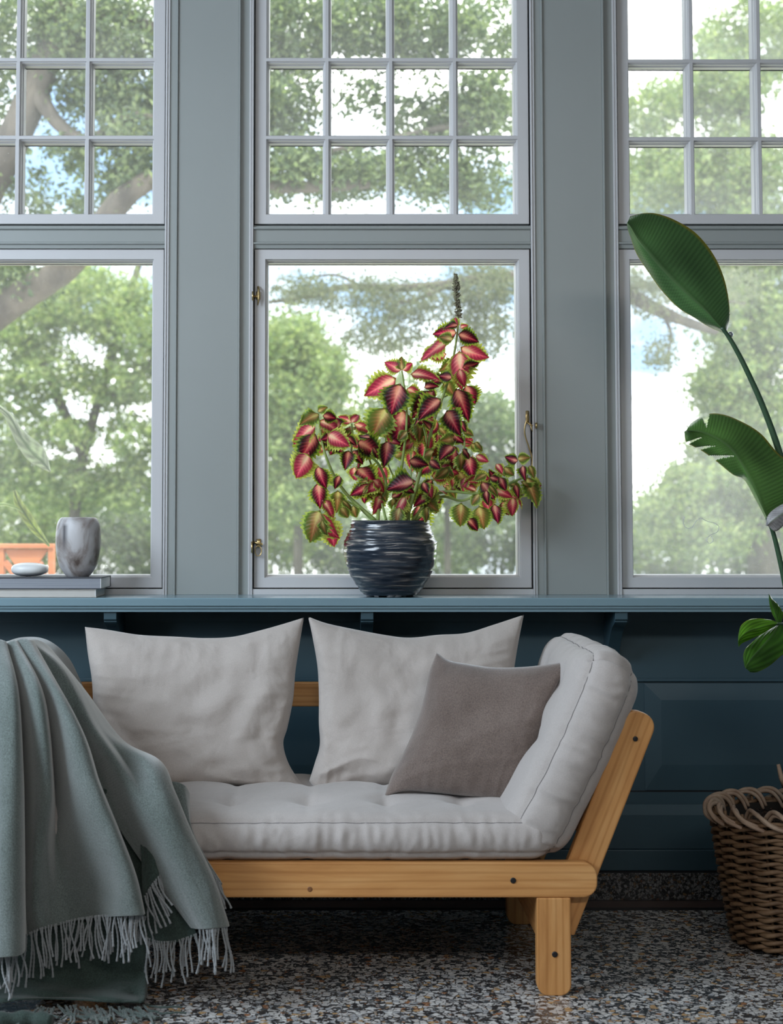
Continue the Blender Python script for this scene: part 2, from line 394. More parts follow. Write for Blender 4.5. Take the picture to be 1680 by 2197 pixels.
# brass window furniture on the middle window
YS = D0+FY
def brass(fn, parent, name='window_catch'):
    m = MB(); fn(m); o = m.build(name, BRASS, parent, smooth=True); return o
def stay1(m):
    d = YS-.004
    m.tube([P(554, 616, d), P(555, 622, d-.01), P(555, 640, d-.012), P(553, 655, d-.008)], [.004, .0035, .003, .002], 8)
    m.tube([P(542, 636, d-.005), P(556, 636, d-.012)], .003, 8)
    v, f = lathe([(0, -.0125), (.006, -.012), (.007, 0), (.006, .012), (0, .0125)], 14, (0, 0, 0)); c = P(554, 634, d); m.add([Vector((q[0], q[1]*.35, q[2]))+c for q in v], f)
    m.box(X(541.5, d), X(544.5, d), -.012, .012, Z(646, d), Z(628, d))
brass(stay1, s2_)
def stay2(m):
    d = YS-.004
    v, f = lathe([(0, -.0125), (.006, -.012), (.007, 0), (.006, .012), (0, .0125)], 14, (0, 0, 0)); c = P(555, 1165, d); m.add([Vector((q[0], q[1]*.35, q[2]))+c for q in v], f)
    m.tube([P(543, 1163, d-.006), P(563, 1168, d-.012)], .0035, 8)
    ring = [P(554+7*math.cos(a), 1182+11*math.sin(a), d-.014) for a in np.linspace(0, 2*PI, 18, endpoint=False)]
    m.tube(ring, .0016, 6, closed=True)
    m.box(X(541.5, d), X(544.5, d), -.012, .012, Z(1186, d), Z(1162, d))
brass(stay2, s2_)
def stay3(m):
    d = YS-.004
    v, f = lathe([(0, -.020), (.005, -.019), (.006, 0), (.005, .019), (0, .020)], 14, (0, 0, 0)); c = P(1131.5, 895, d); m.add([Vector((q[0], q[1]*.35, q[2]))+c for q in v], f)
    pts = catmull([P(1133, 888, d-.006), P(1130, 900, d-.014), P(1126, 918, d-.014), P(1127, 935, d-.012), P(1135, 960, d-.010), P(1142, 985, d-.008), P(1141, 1010, d-.008)], 26)
    m.tube(pts, .0023, 8)
    m.tube([P(1131, 905, d-.01), P(1138, 912, d-.012), P(1146, 913, d-.012)], .0022, 8)
    m.tube([P(1138, 906, d-.012), P(1140, 920, d-.012), P(1145, 929, d-.012)], .0015, 6)
    m.box(X(1145, d), X(1148.5, d), -.014, .012, Z(920, d), Z(908, d))
brass(stay3, s2_, 'window_stay')
# little glass knob and thin white looping line on the right pane
GSQUIG = mat('white_squiggle', (.85,.87,.88), .6)
tm = MB()
pts = catmull([P(px_, py_, D0+GY-.002) for px_, py_ in ((1468,1108),(1466,1122),(1472,1132),(1484,1132),(1494,1118),(1504,1112),(1516,1118),(1532,1122),(1542,1130),(1538,1142),(1524,1148),(1516,1158),(1522,1166),(1530,1160),(1526,1150))], 70)
tm.tube(pts, .0009, 5); tag(tm.build('white_squiggle', GSQUIG, s3_), 'thin white looping line on the pane')
CHROME = mat('grey_glass_knob', (.45,.48,.5), .08, metal=.9)
v, f = lathe([(0, -.010), (.006, -.008), (.0095, 0), (.006, .008), (0, .010)], 20)
c = P(1567, 718, D0+GY-.012); mesh('suction_knob', [Vector(q)+c for q in v], f, CHROME, s3_)

# sill, brackets
ys = 4.8-D0
pr = [(.02, z_sill-.02), (.02, z_sill), (ys+.003, z_sill), (ys, z_sill-.003), (ys, z_sill-.022), (ys+.006, z_sill-.025), (ys+.006, z_sill-.030), (ys+.012, z_sill-.033), (ys+.012, z_sill-.040), (.02, z_sill-.040)]
sill = fixnormals(MB().prism([(a, b_) for a, b_ in pr], 'x', XL, XR).build('trim_1', SILL)); tag(sill, kind='structure')
for pxc in (242, 787, 1326):
    zt_ = z_sill-.040; xc = X(pxc, 4.82); zb2 = Z(1402, 4.98)
    prof = [(0, zt_), (ys+.02, zt_), (ys+.02, zt_-.022), (ys+.028, zt_-.026), (ys+.028, zt_-.030), (ys+.04, zt_-.036)]
    for i in range(9):
        q = i/8; prof.append((ys+.04+.13*q**.6, zt_-.036-(zt_-.036-zb2)*q))
    prof += [(0, zb2)]
    o = fixnormals(MB().prism(prof, 'x', xc-.018, xc+.018).build('sill_bracket', DADO, sill)); bevel(o, .001)
# dado mouldings
def strip(z0, z1, d0, nm='dado_rail', m=DADO): return bevel(MB().box(XL, XR, d0, .004, z0, z1).build(nm, m, wall), .0015)
dz = lambda r: Z(r, D0)
strip(dz(1334), z_sill-.04, -.014, 'cornice_strip'); 
strip(dz(1462), dz(1455), -.008)
MB().box(XL, XR, -.0005, .003, dz(1464), dz(1462)).build('groove_line', GAP, wall)
for pa, pb in ((-800, -330), (-245, 195), (295, 738), (836, 1278), (1372, 1814), (1910, 2400)):
    a, b_ = X(pa, D0), X(pb, D0); z0, z1 = dz(1695), dz(1466); e = .048; h = -.012
    v = [(a,-.004,z0),(b_,-.004,z0),(b_,-.004,z1),(a,-.004,z1),(a+e,h,z0+.075),(b_-e,h,z0+.075),(b_-e,h,z1-e),(a+e,h,z1-e),(a,.004,z0),(b_,.004,z0),(b_,.004,z1),(a,.004,z1)]
    f = [(0,1,5,4),(1,2,6,5),(2,3,7,6),(3,0,4,7),(4,5,6,7),(8,9,1,0),(9,10,2,1),(10,11,3,2),(11,8,0,3)]
    fixnormals(mesh('dado_panel', v, f, DADO, wall, smooth=False))
MB().box(XL, XR, -.0005, .003, dz(1699), dz(1696)).build('groove_line', GAP, wall)
pr = [(.004, dz(1818)), (-.022, dz(1818)), (-.022, dz(1746)), (-.006, dz(1725)), (.004, dz(1725))]
fixnormals(MB().prism(pr, 'x', XL, XR).build('dado_rail', DADO, wall))
base = bevel(MB().box(XL, XR, -.030, .0, dz(1864), dz(1819)).build('baseboard_back', DADO), .003, 3); tag(base, kind='structure')
sk = MB().box(XL, XR, -.028, .0, .0006, dz(1869)).build('terrazzo_skirting', TERRD, base)
MB().box(XL, XR, -.026, .0, dz(1869), dz(1864)).build('groove_line', GAP, base)

# ---------------------------------------------------------------- sofa
DF = 4.0; YF = DF-D0
LSOFA = 655
def Q(px, py, d=DF): return P(px, py, d)
SX = X(LSOFA, DF, 1700)
sofa = thing('daybed_sofa', (SX, YF+.38, 0), 'low pine daybed sofa with a light beige futon mattress folded up over both slanted ends', 'sofa')
def board(name, a, b, width, y0, y1, m, parent, ra=None, rb=None, side=0):
    """flat board in a vertical plane y0..y1 from point a to b (world xz), rounded ends; local X along the board"""
    a = Vector((a[0], a[2])); b = Vector((b[0], b[2])); L = (b-a).length; ang = math.atan2((b-a).y, (b-a).x); h = width/2
    def endpts(r, s):
        r = min(r, h-1e-4); p = []
        for k in range(9): q = PI/2*k/8; p.append((L/2-r+r*math.sin(q), h-r+r*math.cos(q)))
        for k in range(9): q = PI/2*k/8; p.append((L/2-r+r*math.cos(q), -h+r-r*math.sin(q)))
        return [(s*u, v) for u, v in p]
    e1 = endpts(rb if rb is not None else .003, 1); e2 = endpts(ra if ra is not None else .003, -1)
    poly = e1+e2[::-1]
    t = y1-y0
    n = len(poly); v = [(u, -t/2, w) for u, w in poly]+[(u, t/2, w) for u, w in poly]
    f = [(i, (i+1) % n, n+(i+1) % n, n+i) for i in range(n)]+[tuple(range(n))[::-1], tuple(range(n, 2*n))]
    M = Matrix.Translation(((a.x+b.x)/2, (y0+y1)/2, (a.y+b.y)/2)) @ Matrix.Rotation(-ang, 4, 'Y')
    o = mesh(name, v, f, m, parent, M=M, smooth=False); fixnormals(o); bevel(o, .0035, 3); return o
def dot(name, p, r, m, parent, ry=.0015):
    v, f = lathe([(0, -1), (.7, -.95), (1, -.6), (1, .6), (0, .7)], 20)
    return mesh(name, [Vector((q[0]*r, q[2]*ry, q[1]*r))+p for q in v], f, m, parent)
def mirror(p): return Vector((2*SX-p.x, p.y, p.z))
T = .034
PIV = Vector((2*SX-Q(1225, 1880).x, 0, Q(1225, 1880).z)); LEAN = Matrix.Rotation(-math.radians(10.4), 3, 'Y')
def lean(p, piv=1):
    o_ = Vector((PIV.x, 0, PIV.z)) if piv else Vector((0, 0, 0)); q = LEAN @ (p-o_); return q+o_
zr0, zr1 = Q(700, 1926).z, Q(700, 1850).z
xr = Q(1282, 1880).x; xl = 2*SX-xr
YR = YF+.70
fr = board('front_rail', (xl, 0, (zr0+zr1)/2), (xr, 0, (zr0+zr1)/2), zr1-zr0, YF, YF+T, PINE, sofa, .034, .034)
dot('bolt', Q(1101, 1889)+Vector((0, -.0006, 0)), .0068, BLACK, sofa); dot('knot', Q(665, 1908)+Vector((0, -.0002, 0)), .006, KNOT, fr, .0005)
dot('bolt', mirror(Q(1101, 1889)), .0068, BLACK, sofa)
board('rear_rail', (xl, 0, (zr0+zr1)/2), (xr, 0, (zr0+zr1)/2), zr1-zr0, YR, YR+T, PINE, sofa, .034, .034)
for side in (0, 1):
    mm = (lambda p: mirror(p)) if side else (lambda p: p)
    for yy in (YF, YR):
        # leg: two glued laminations
        xa, xb = Q(1152, 1990).x, Q(1225, 1990).x; zt_ = zr0-.0005
        p0 = mm(Vector(((xa+xb)/2, 0, 0))); 
        leg = board('leg', (p0.x, 0, 0.0), (p0.x, 0, zt_), xb-xa, yy-.002, yy+T+.004, PINE, sofa, .026, .003)
        if yy == YF: dot('bolt', mm(Q(1190, 2047, DF))+Vector((0, -.003, 0)), .0068, BLACK, sofa)
        # slanted arm post behind the rail
        a = mm(Q(1203, 2003)); b = mm(Q(1386, 1533))
        if side: a, b = lean(a), lean(b)
        post = board('arm_post', a, b, .079, yy+T+.001, yy+2*T, PINE, sofa, .006, .034)
        if yy == YF:
            for (kx, ky) in () if side else ((1305, 1681), (1321, 1692)): dot('knot', mm(Q(kx, ky, DF+T))+Vector((0, -.0003, 0)), .0062, KNOT, post, .0008)
            pb = mm(Q(1363, 1585, DF+T)); pb = lean(pb) if side else pb
            dot('bolt', pb+Vector((0, -.002, 0)), .006, BLACK, sofa)
    # side rail between the legs
    xs = mm(Vector((Q(1152, 1990).x+.017, 0, 0))).x
    o = MB().box(xs-.014, xs+.014, YF+T+.006, YR-.003, .125, zr0+.06).build('side_rail', PINE, sofa, M=None); bevel(o, .003)
    # arm slats carrying the mattress
    a = mm(Q(1240, 1905)); b = mm(Q(1378, 1553))
    if side: a, b = lean(a), lean(b)
    for q in (.30, .52, .74, .94):
        p_ = a+(b-a)*q
        MB().box(p_.x-.012, p_.x+.012, YF+2*T, YR+T, p_.z-.03, p_.z+.03).build('arm_slat', PINE, sofa)
# seat slats
for k in range(12):
    xx = xl+.16+(xr-xl-.32)*k/11
    MB().box(xx-.03, xx+.03, YF+T, YR, zr1-.035, zr1-.018).build('seat_slat', PINE, sofa)
# back rest: two uprights and a rail
zb0, zb1 = Z(1516, 4.72), Z(1464, 4.72)
yb = 4.72-D0
br = board('back_rail', (SX-.74, 0, (zb0+zb1)/2), (SX+.74, 0, (zb0+zb1)/2), zb1-zb0, yb, yb+.025, PINE, sofa, .012, .012)
for s in (-1, 1): board('back_post', (SX+s*.60, 0, .22), (SX+s*.60, 0, zb1-.005), .07, yb+.026, yb+.052, PINE, sofa, .004, .02)

def cube_shell(n):
    nx, ny, nz_ = n; idx = {}; v = []; f = []
    def g(i, j, k):
        if (i, j, k) not in idx: idx[(i, j, k)] = len(v); v.append((2*i/nx-1, 2*j/ny-1, 2*k/nz_-1))
        return idx[(i, j, k)]
    for k in (0, nz_):
        for i in range(nx):
            for j in range(ny):
                q = (g(i,j,k), g(i+1,j,k), g(i+1,j+1,k), g(i,j+1,k)); f.append(q if k else q[::-1])
    for j in (0, ny):
        for i in range(nx):
            for k in range(nz_):
                q = (g(i,j,k), g(i+1,j,k), g(i+1,j,k+1), g(i,j,k+1)); f.append(q[::-1] if j else q)
    for i in (0, nx):
        for j in range(ny):
            for k in range(nz_):
                q = (g(i,j,k), g(i,j+1,k), g(i,j+1,k+1), g(i,j,k+1)); f.append(q if i else q[::-1])
    return v, f
def rounder(h, r):
    def fn(p):
        p = Vector((p[0]*h[0], p[1]*h[1], p[2]*h[2])); q = Vector([max(-(h[i]-r), min(h[i]-r, p[i])) for i in range(3)])
        d = p-q; L = d.length
        if L < 1e-9: return p, Vector((0, 0, 1))
        d /= L; return q+d*r, d
    return fn
def wr(x, seed, fq):  # 1-D ridged noise
    return 1-2*abs(noise.noise(Vector((x*fq, seed, seed*.7))))
def make_slab(name, h, r, res, tuf, frame, parent, seam_sign=(1, -1), seed=0.0, bend=None):
    """padded futon slab. local x long, y depth, z thickness. frame = world matrix"""
    rf = rounder(h, r)
    def deform(p):
        q, n = rf(p); ax, ay, az = abs(p[0]), abs(p[1]), abs(p[2])
        # pillowy bulge on the big faces, dents at tufts with radiating creases
        s = 0.0
        if az > .6 or True:
            s += .012*(1-ay**2)*(1-ax**6)*abs(n.z)
        for (tx, ty, amp) in tuf:
            dx, dy = q.x-tx, q.y-ty; d = math.hypot(dx, dy)
            s -= amp*math.exp(-(d/.045)**2)*abs(n.z)
            s -= amp*.30*math.exp(-(dx/.016)**2)*math.exp(-(dy/.16)**2)*max(abs(n.z), .0)
        # side bands: gathered wrinkles running across the band
        band = max(0, 1-abs(n.z))
        along = q.x if abs(n.y) > abs(n.x) else q.y
        zz = q.z/h[2]
        w1 = wr(along+.010*zz+.03*noise.noise(Vector((along*9, zz*1.5, seed))), seed, 26)
        w2 = noise.noise(Vector((along*55, zz*.8, seed+3)))
        s += band*(.0055*w1*(.45+.65*abs(zz)**1.2)*(1.9 if seed < 3 else 2.7)+.0045*w2)+.003*band*(1-zz*zz)
        # seams draw in
        s -= .0045*math.exp(-((n.z-.62)/.10)**2)*(band > .05)+.0045*math.exp(-((n.z+.62)/.10)**2)*(band > .05)
        s += .0035*noise.noise(Vector((q.x*7, q.y*7, q.z*7+seed)))
        q = q+n*s
        if bend: q = bend(q)
        return frame @ q
    v, f = cube_shell(res)
    vv = [deform(p) for p in v]
    o = mesh(name, vv, f, MATTR, parent)
    def seam(zs):
        pts = []; hx, hy = h[0]-r, h[1]-r
        nz = zs*.62; nxy = math.sqrt(1-nz*nz)
        # walk round the perimeter
        per = []
        for t in np.linspace(-1, 1, 130): per.append((t*hx, -hy, 0, -1))
        for a in np.linspace(-PI/2, 0, 8)[1:-1]: per.append((hx, -hy, math.cos(a), math.sin(a)))
        for t in np.linspace(-1, 1, 60): per.append((hx, t*hy, 1, 0))
        for a in np.linspace(0, PI/2, 8)[1:-1]: per.append((hx, hy, math.cos(a), math.sin(a)))
        for t in np.linspace(1, -1, 130): per.append((t*hx, hy, 0, 1))
        for a in np.linspace(PI/2, PI, 8)[1:-1]: per.append((-hx, hy, math.cos(a), math.sin(a)))
        for t in np.linspace(1, -1, 60): per.append((-hx, t*hy, -1, 0))
        for a in np.linspace(PI, 1.5*PI, 8)[1:-1]: per.append((-hx, -hy, math.cos(a), math.sin(a)))
        for x, y, a, b in per:
            # parameter point whose rounded direction is (a,b,nz)
            k = r/max(abs(a)*nxy if abs(a) > abs(b) else abs(b)*nxy, nz*zs)
            p = (x+a*nxy*k, y+b*nxy*k, zs*(h[2]-r)+nz*k)
            pts.append(deform((max(-1,min(1,p[0]/h[0])), max(-1,min(1,p[1]/h[1])), max(-1,min(1,p[2]/h[2])))))
        c = o.matrix_world
        return MB().tube(pts, .0011, 5, closed=True).build('seam', SEAMM, o, smooth=True)
    for s_ in seam_sign: seam(s_)
    return o
# seat part of the futon
zs0, zs1 = zr1+.0005, Z(1748, 4.0)
dfr, dbk = 3.985, 4.67
hx = (Q(1190, 1800).x-SX); hy = (dbk-dfr)/2; hz = (zs1-zs0)/2
M = Matrix.Translation((SX, (dfr+dbk)/2-D0, (zs0+zs1)/2+.002))
tl = []
for px_ in (0, 160, 330, 497, 662, 828, 990, 1150):
    for d_, am in ((4.17, .020), (4.47, .020)):
        tl.append((X(px_, 4.17, 1700)-SX, d_-(dfr+dbk)/2, am))
make_slab('seat_mattress', (hx, hy, hz), .052, (240, 70, 16), tl, M, sofa, seam_sign=(1,), seed=1.3)
# arm parts
for side in (0, 1):
    a = Q(1141, 1836); b = Q(1335, 1413)
    ax = (b-a); ax.y = 0; L = ax.length; ax.normalize(); zz = Vector((-ax.z, 0, ax.x))  # thickness axis, pointing inwards (left/up)
    ctr = (a+b)/2; ctr.y = (3.985+4.70)/2-D0
    if side:
        ctr = lean(mirror(ctr)); ax = lean(Vector((-ax.x, 0, ax.z)), 0); zz = lean(Vector((-zz.x, 0, zz.z)), 0)
    yv = zz.cross(ax)
    R = Matrix((ax, yv, zz)).transposed().to_4x4()
    hh = (L/2, (4.70-3.985)/2, .080)
    tf = [(-.01+k*.17, j*.15, .018) for k in (0,) for j in (-1, 1)]+[(.13, j*.15, .016) for j in (-1, 1)]
    bend = lambda q: Vector((q.x, q.y, q.z+.18*(q.x-.02)**2))
    make_slab('arm_mattress', hh, .076, (110, 90, 20), tf, Matrix.Translation(ctr) @ R, sofa, seed=5.1+side, bend=bend)

# ---------------------------------------------------------------- cushions
def cushion(name, top, right, bottom, left, dtl, dtr, dbl, dbr, thick, m, label, group, seed, nu=90, wamp=.012, piping=None):
    """top: TL->TR, right: TR->BR, bottom: BL->BR, left: TL->BL (photo outline of the case)"""
    n = nu
    T_, R_, B_, L_ = [catmull([(a, b, 0) for a, b in c], n) for c in (top, right, bottom, left)]
    V = []; F_ = []
    c00 = (dtl, dtr, dbl, dbr)
    for side in (-1, 1):
        base = len(V)
        for i in range(n):
            u = i/(n-1)
            for j in range(n):
                v = j/(n-1)
                p = (1-v)*T_[i]+v*B_[i]+(1-u)*L_[j]+u*R_[j]-((1-u)*(1-v)*T_[0]+u*(1-v)*T_[-1]+(1-u)*v*B_[0]+u*v*B_[-1])
                d = (1-v)*((1-u)*dtl+u*dtr)+v*((1-u)*dbl+u*dbr)
                q = P(p[0], p[1], d)
                a, b = 4*u*(1-u), 4*v*(1-v)
                e = (a*b)
                t = thick/2*(e**.42)*(1.0-.18*(1-v)*a)
                edge = math.exp(-((min(u, 1-u, v, 1-v))/.13)**2)
                N = noise.noise(Vector((u*3.1+seed, v*3.1, side*2.0)))
                w = .010*N
                # creases running inward from the seams, strongest near corners
                if min(u, 1-u) < min(v, 1-v): al = v; pe = min(u, 1-u)
                else: al = u; pe = min(v, 1-v)
                w += wamp*wr(al+pe*.5*(.5-al), seed+side, 13)*math.exp(-pe/.16)*(e**.3)
                w += wamp*.9*noise.noise(Vector((u*9+seed, v*9, seed)))*e**.3
                w += wamp*.8*wr(u*.35+v*.9+.2*noise.noise(Vector((u*3, v*3, seed))), seed+7, 6)*math.exp(-((.9-v)/.35)**2)*e**.4
                t = t+w*min(1, e*5)
                V.append(q+Vector((0, side*t, -.12*t*0)))
        for i in range(n-1):
            for j in range(n-1):
                q = (base+i*n+j, base+i*n+j+1, base+(i+1)*n+j+1, base+(i+1)*n+j)
                F_.append(q if side < 0 else q[::-1])
    o = mesh(name, V, F_, m, None)
    import bmesh
    bm = bmesh.new(); bm.from_mesh(o.data); bmesh.ops.remove_doubles(bm, verts=bm.verts, dist=1e-6); bmesh.ops.recalc_face_normals(bm, faces=bm.faces); bm.to_mesh(o.data); bm.free()
    tag(o, label, 'cushion', group)
    return o
cushion('back_cushion', [(182,1345),(230,1351),(300,1362),(380,1366),(440,1369),(500,1366),(560,1352),(610,1338),(652,1325)],
        [(652,1325),(644,1375),(634,1440),(629,1500),(617,1560),(608,1595),(618,1635),(640,1672),(661,1697)],
        [(192,1690),(260,1682),(350,1686),(450,1684),(540,1686),(610,1690),(661,1697)],
        [(182,1345),(188,1400),(197,1460),(200,1520),(204,1580),(200,1640),(192,1690)], 4.585, 4.585, 4.47, 4.47, .17, LINEN,
        'large pale beige back cushion beside the grey-green throw', None, 2.2)
cushion('back_cushion', [(661,1323),(700,1337),(760,1350),(830,1363),(880,1368),(940,1362),(1000,1358),(1060,1340),(1124,1319)],
        [(1124,1319),(1114,1370),(1104,1430),(1098,1490),(1100,1560),(1104,1630),(1118,1690)],
        [(663,1676),(684,1692),(740,1689),(820,1686),(900,1688),(1000,1690),(1118,1690)],
        [(661,1323),(671,1370),(681,1430),(684,1490),(684,1550),(686,1598),(676,1635),(663,1676)], 4.585, 4.585, 4.47, 4.46, .17, LINEN,
        'large pale beige back cushion half hidden behind the brown cushion', None, 9.4)
cushion('throw_cushion', [(937,1400),(962,1416),(1000,1424),(1060,1432),(1120,1431),(1170,1426),(1223,1418)],
        [(1223,1418),(1203,1455),(1180,1500),(1166,1550),(1152,1600),(1136,1660),(1126,1727)],
        [(824,1710),(870,1697),(920,1700),(980,1706),(1050,1713),(1090,1718),(1126,1727)],
        [(937,1400),(922,1440),(909,1500),(890,1560),(866,1615),(842,1660),(824,1710)], 4.37, 4.24, 4.25, 4.20, .15, BROWN,
        'small fuzzy grey-brown wool cushion leaning at the right end', None, 4.0, wamp=.004)

# ---------------------------------------------------------------- things on the sill
DS = 4.84
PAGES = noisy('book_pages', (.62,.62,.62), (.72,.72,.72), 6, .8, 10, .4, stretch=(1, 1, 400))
COVD = noisy('dark_cloth_cover', (.055,.06,.075), (.07,.075,.09), 40, .7)
COVC = noisy('cream_cover', (.45,.43,.40), (.50,.48,.45), 40, .7)
PAGESD = noisy('shaded_page_edges', (.22,.24,.28), (.34,.36,.40), 3, .8, 8, .5, stretch=(1, 1, 500))  # shade on the fore-edge put into a greyer page colour
def book(name, x0, x1, y0, y1, z0, z1, cover, pages, label):
    b = thing(name, ((x0+x1)/2, (y0+y1)/2, z0), label, 'book', 'books under the vase')
    t = .0025
    bevel(MB().box(x0, x1, y0, y1, z0, z0+t).build('cover_board', cover, b), .0008)
    bevel(MB().box(x0, x1, y0, y1, z1-t, z1).build('cover_board', cover, b), .0008)
    bevel(MB().box(x0, x1, y1-t, y1+.001, z0, z1).build('spine', cover, b), .001)
    MB().box(x0+.003, x1-.004, y0+.003, y1-t, z0+t, z1-t).build('page_block', pages, b)
    MB().box(x1-.004, x1-.002, y0+.003, y1-t, z0+t, z1-t).build('lit_page_head', PAGES, b)  # paler end slab: window light on this side put into its colour
    return b
zt1 = Z(1264, 4.825); zt2 = Z(1238.5, 4.825)
zm = z_sill+.0005
book('book', X(-150, 4.825, 1250), X(207, 4.825, 1250), 4.825-D0, -.012, zm, zt1, COVC, noisy('cream_pages', (.50,.48,.45), (.58,.56,.53), 3, .8, 8, .4, stretch=(1, 1, 400)), 'thin cream book lying on the sill, lower of the two under the stone vase')
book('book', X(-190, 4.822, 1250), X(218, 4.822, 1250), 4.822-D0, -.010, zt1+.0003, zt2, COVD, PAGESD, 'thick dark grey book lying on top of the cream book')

# vase
m = mat('marbled_stoneware', (.4,.4,.4), .45); t, b, nn, L = nodes(m)
co = coord(t, (1, 1, 1)); n = nn('TexNoise', Scale=9.0, Detail=6.0, Distortion=1.6); L(co, n.inputs[0])
r = ramp(t, [(.30, (.10,.075,.065)), (.42, (.30,.27,.26)), (.52, (.46,.45,.46)), (.7, (.56,.56,.58))]); L(n.outputs[0], r.inputs[0])
co2 = coord(t, (1, 1, .35)); n2 = nn('TexNoise', Scale=13.0, Detail=4.0, Distortion=.6); L(co2, n2.inputs[0])
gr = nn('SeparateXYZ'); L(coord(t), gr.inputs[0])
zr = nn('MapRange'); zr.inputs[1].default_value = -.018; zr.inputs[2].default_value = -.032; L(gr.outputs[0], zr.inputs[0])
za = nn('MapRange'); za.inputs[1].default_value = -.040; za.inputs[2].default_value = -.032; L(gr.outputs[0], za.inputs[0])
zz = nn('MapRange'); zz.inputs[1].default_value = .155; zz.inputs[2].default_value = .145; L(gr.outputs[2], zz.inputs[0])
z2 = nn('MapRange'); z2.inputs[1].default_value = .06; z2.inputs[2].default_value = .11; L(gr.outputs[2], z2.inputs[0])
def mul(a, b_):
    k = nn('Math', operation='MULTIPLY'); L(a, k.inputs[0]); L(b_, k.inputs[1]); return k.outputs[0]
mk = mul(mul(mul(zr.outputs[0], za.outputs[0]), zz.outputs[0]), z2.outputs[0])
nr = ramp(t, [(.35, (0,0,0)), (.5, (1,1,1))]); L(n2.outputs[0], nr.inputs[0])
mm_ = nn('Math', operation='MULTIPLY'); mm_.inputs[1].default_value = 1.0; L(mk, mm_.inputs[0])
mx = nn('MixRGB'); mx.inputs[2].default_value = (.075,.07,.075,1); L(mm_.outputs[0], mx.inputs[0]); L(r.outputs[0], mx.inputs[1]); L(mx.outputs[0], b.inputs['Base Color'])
bump(t, b, n.outputs[0], .1, .002)
zb_ = zt2+.0005; k = DS/F
prof = [(0, .003), (.028, 0), (.033, .001), (.044, .014), (.055, .034), (.062, .062), (.0650, .09), (.0648, .12), (.0620, .145), (.057, .159), (.051, .166), (.045, .1680), (.041, .165), (.044, .15), (.052, .11), (.05, .05), (.03, .012), (0, .010)]
prof = [(a, b_*1.02) for a, b_ in prof]
pc = catmull([(a, b_, 0) for a, b_ in prof], 70)
vx = X(164, 4.86, 1200)
v, f = lathe([(a, b_) for a, b_, _ in pc], 56, (0, 0, 0))
o = mesh('stone_vase', v, f, m, M=Matrix.Translation((vx, 4.91-D0-.02, zb_))); tag(o, 'rounded grey marbled stoneware vase standing on the books', 'vase')
# pebble
PEB = noisy('pale_pebble', (.68,.70,.70), (.74,.76,.76), 14, .35, 60, .05)
v, f = lathe([(math.sin(PI*i/20), -math.cos(PI*i/20)) for i in range(21)], 40)
cx_ = X(60, 4.85, 1220); pv = [Vector((math.copysign(abs(q[0])**.86, q[0])*.0535*(1+.04*q[2]), q[1]*.042, math.copysign(abs(q[2])**.80, q[2])*.0198-.0015*q[0]*q[2]))+Vector((cx_, 4.88-D0, zb_+.0203)) for q in v]
o = mesh('pebble', pv, f, PEB); tag(o, 'smooth white oval pebble lying on the dark book', 'stone')

# ---------------------------------------------------------------- coleus in its pot
m = mat('glazed_pot', (.05,.06,.08), .18, spec=.7); t, b, nn, L = nodes(m)
co = coord(t, (1, 1, 11)); n = nn('TexNoise', Scale=9.0, Detail=5.0, Distortion=.3); L(co, n.inputs[0])
r = ramp(t, [(.40, (.012,.020,.034)), (.53, (.035,.045,.06)), (.60, (.11,.11,.115)), (.68, (.45,.42,.38))]); L(n.outputs[0], r.inputs[0]); L(r.outputs[0], b.inputs['Base Color'])
POT = m; SOIL = noisy('potting_soil', (.018,.011,.008), (.05,.03,.02), 60, .95, 120, 1, .01)
dp = 4.895; cpx = 837.5; cxp = X(cpx, dp, 1200); yp = dp-D0; s = dp/F
def zz_(py): return Z(py, dp)
prof = [(0, 1268), (50, 1268), (54, 1276), (60, 1272), (73, 1255), (87, 1232), (96, 1208), (100.5, 1185), (99, 1165), (93, 1147), (86.5, 1133), (84.5, 1122), (85, 1117.5), (82.5, 1116.5), (80, 1119), (80, 1130), (78, 1145)]
cc = catmull([(a, b_, 0) for a, b_ in prof], 120)
def potfn(r_, z_, a):
    if r_ < .07: return r_, z_
    k = z_*1000
    w = noise.noise(Vector((math.cos(a)*1.3, math.sin(a)*1.3, k*.16)))+.5*noise.noise(Vector((math.cos(a)*3, math.sin(a)*3, k*.34+9)))
    return r_+.0042*w, z_
v, f = lathe([(a*s, zz_(b_)-z_sill) for a, b_, _ in cc], 90, (0, 0, 0), potfn)
plant = thing('potted_coleus', (cxp, yp, z_sill), 'bushy coleus with magenta and lime edged leaves in a dark ridged glazed pot', 'potted plant')
pot = mesh('pot', [Vector(q)+Vector((cxp, yp, z_sill)) for q in v], f, POT, plant, at=Vector((cxp, yp, z_sill)))
for a in (.5, 1.9, 3.6, 5.0, -1.57):
    v, f = lathe([(0, 0), (.011, 0), (.013, .006), (.013, .018)], 16, (cxp+.066*math.cos(a), yp+.066*math.sin(a), z_sill+.0004)); mesh('foot', v, f, POT, pot)
v, f = lathe([(0, zz_(1124)), (.06, zz_(1123)), (.112, zz_(1125))], 30, (cxp, yp, 0)); mesh('soil', v, f, SOIL, plant)

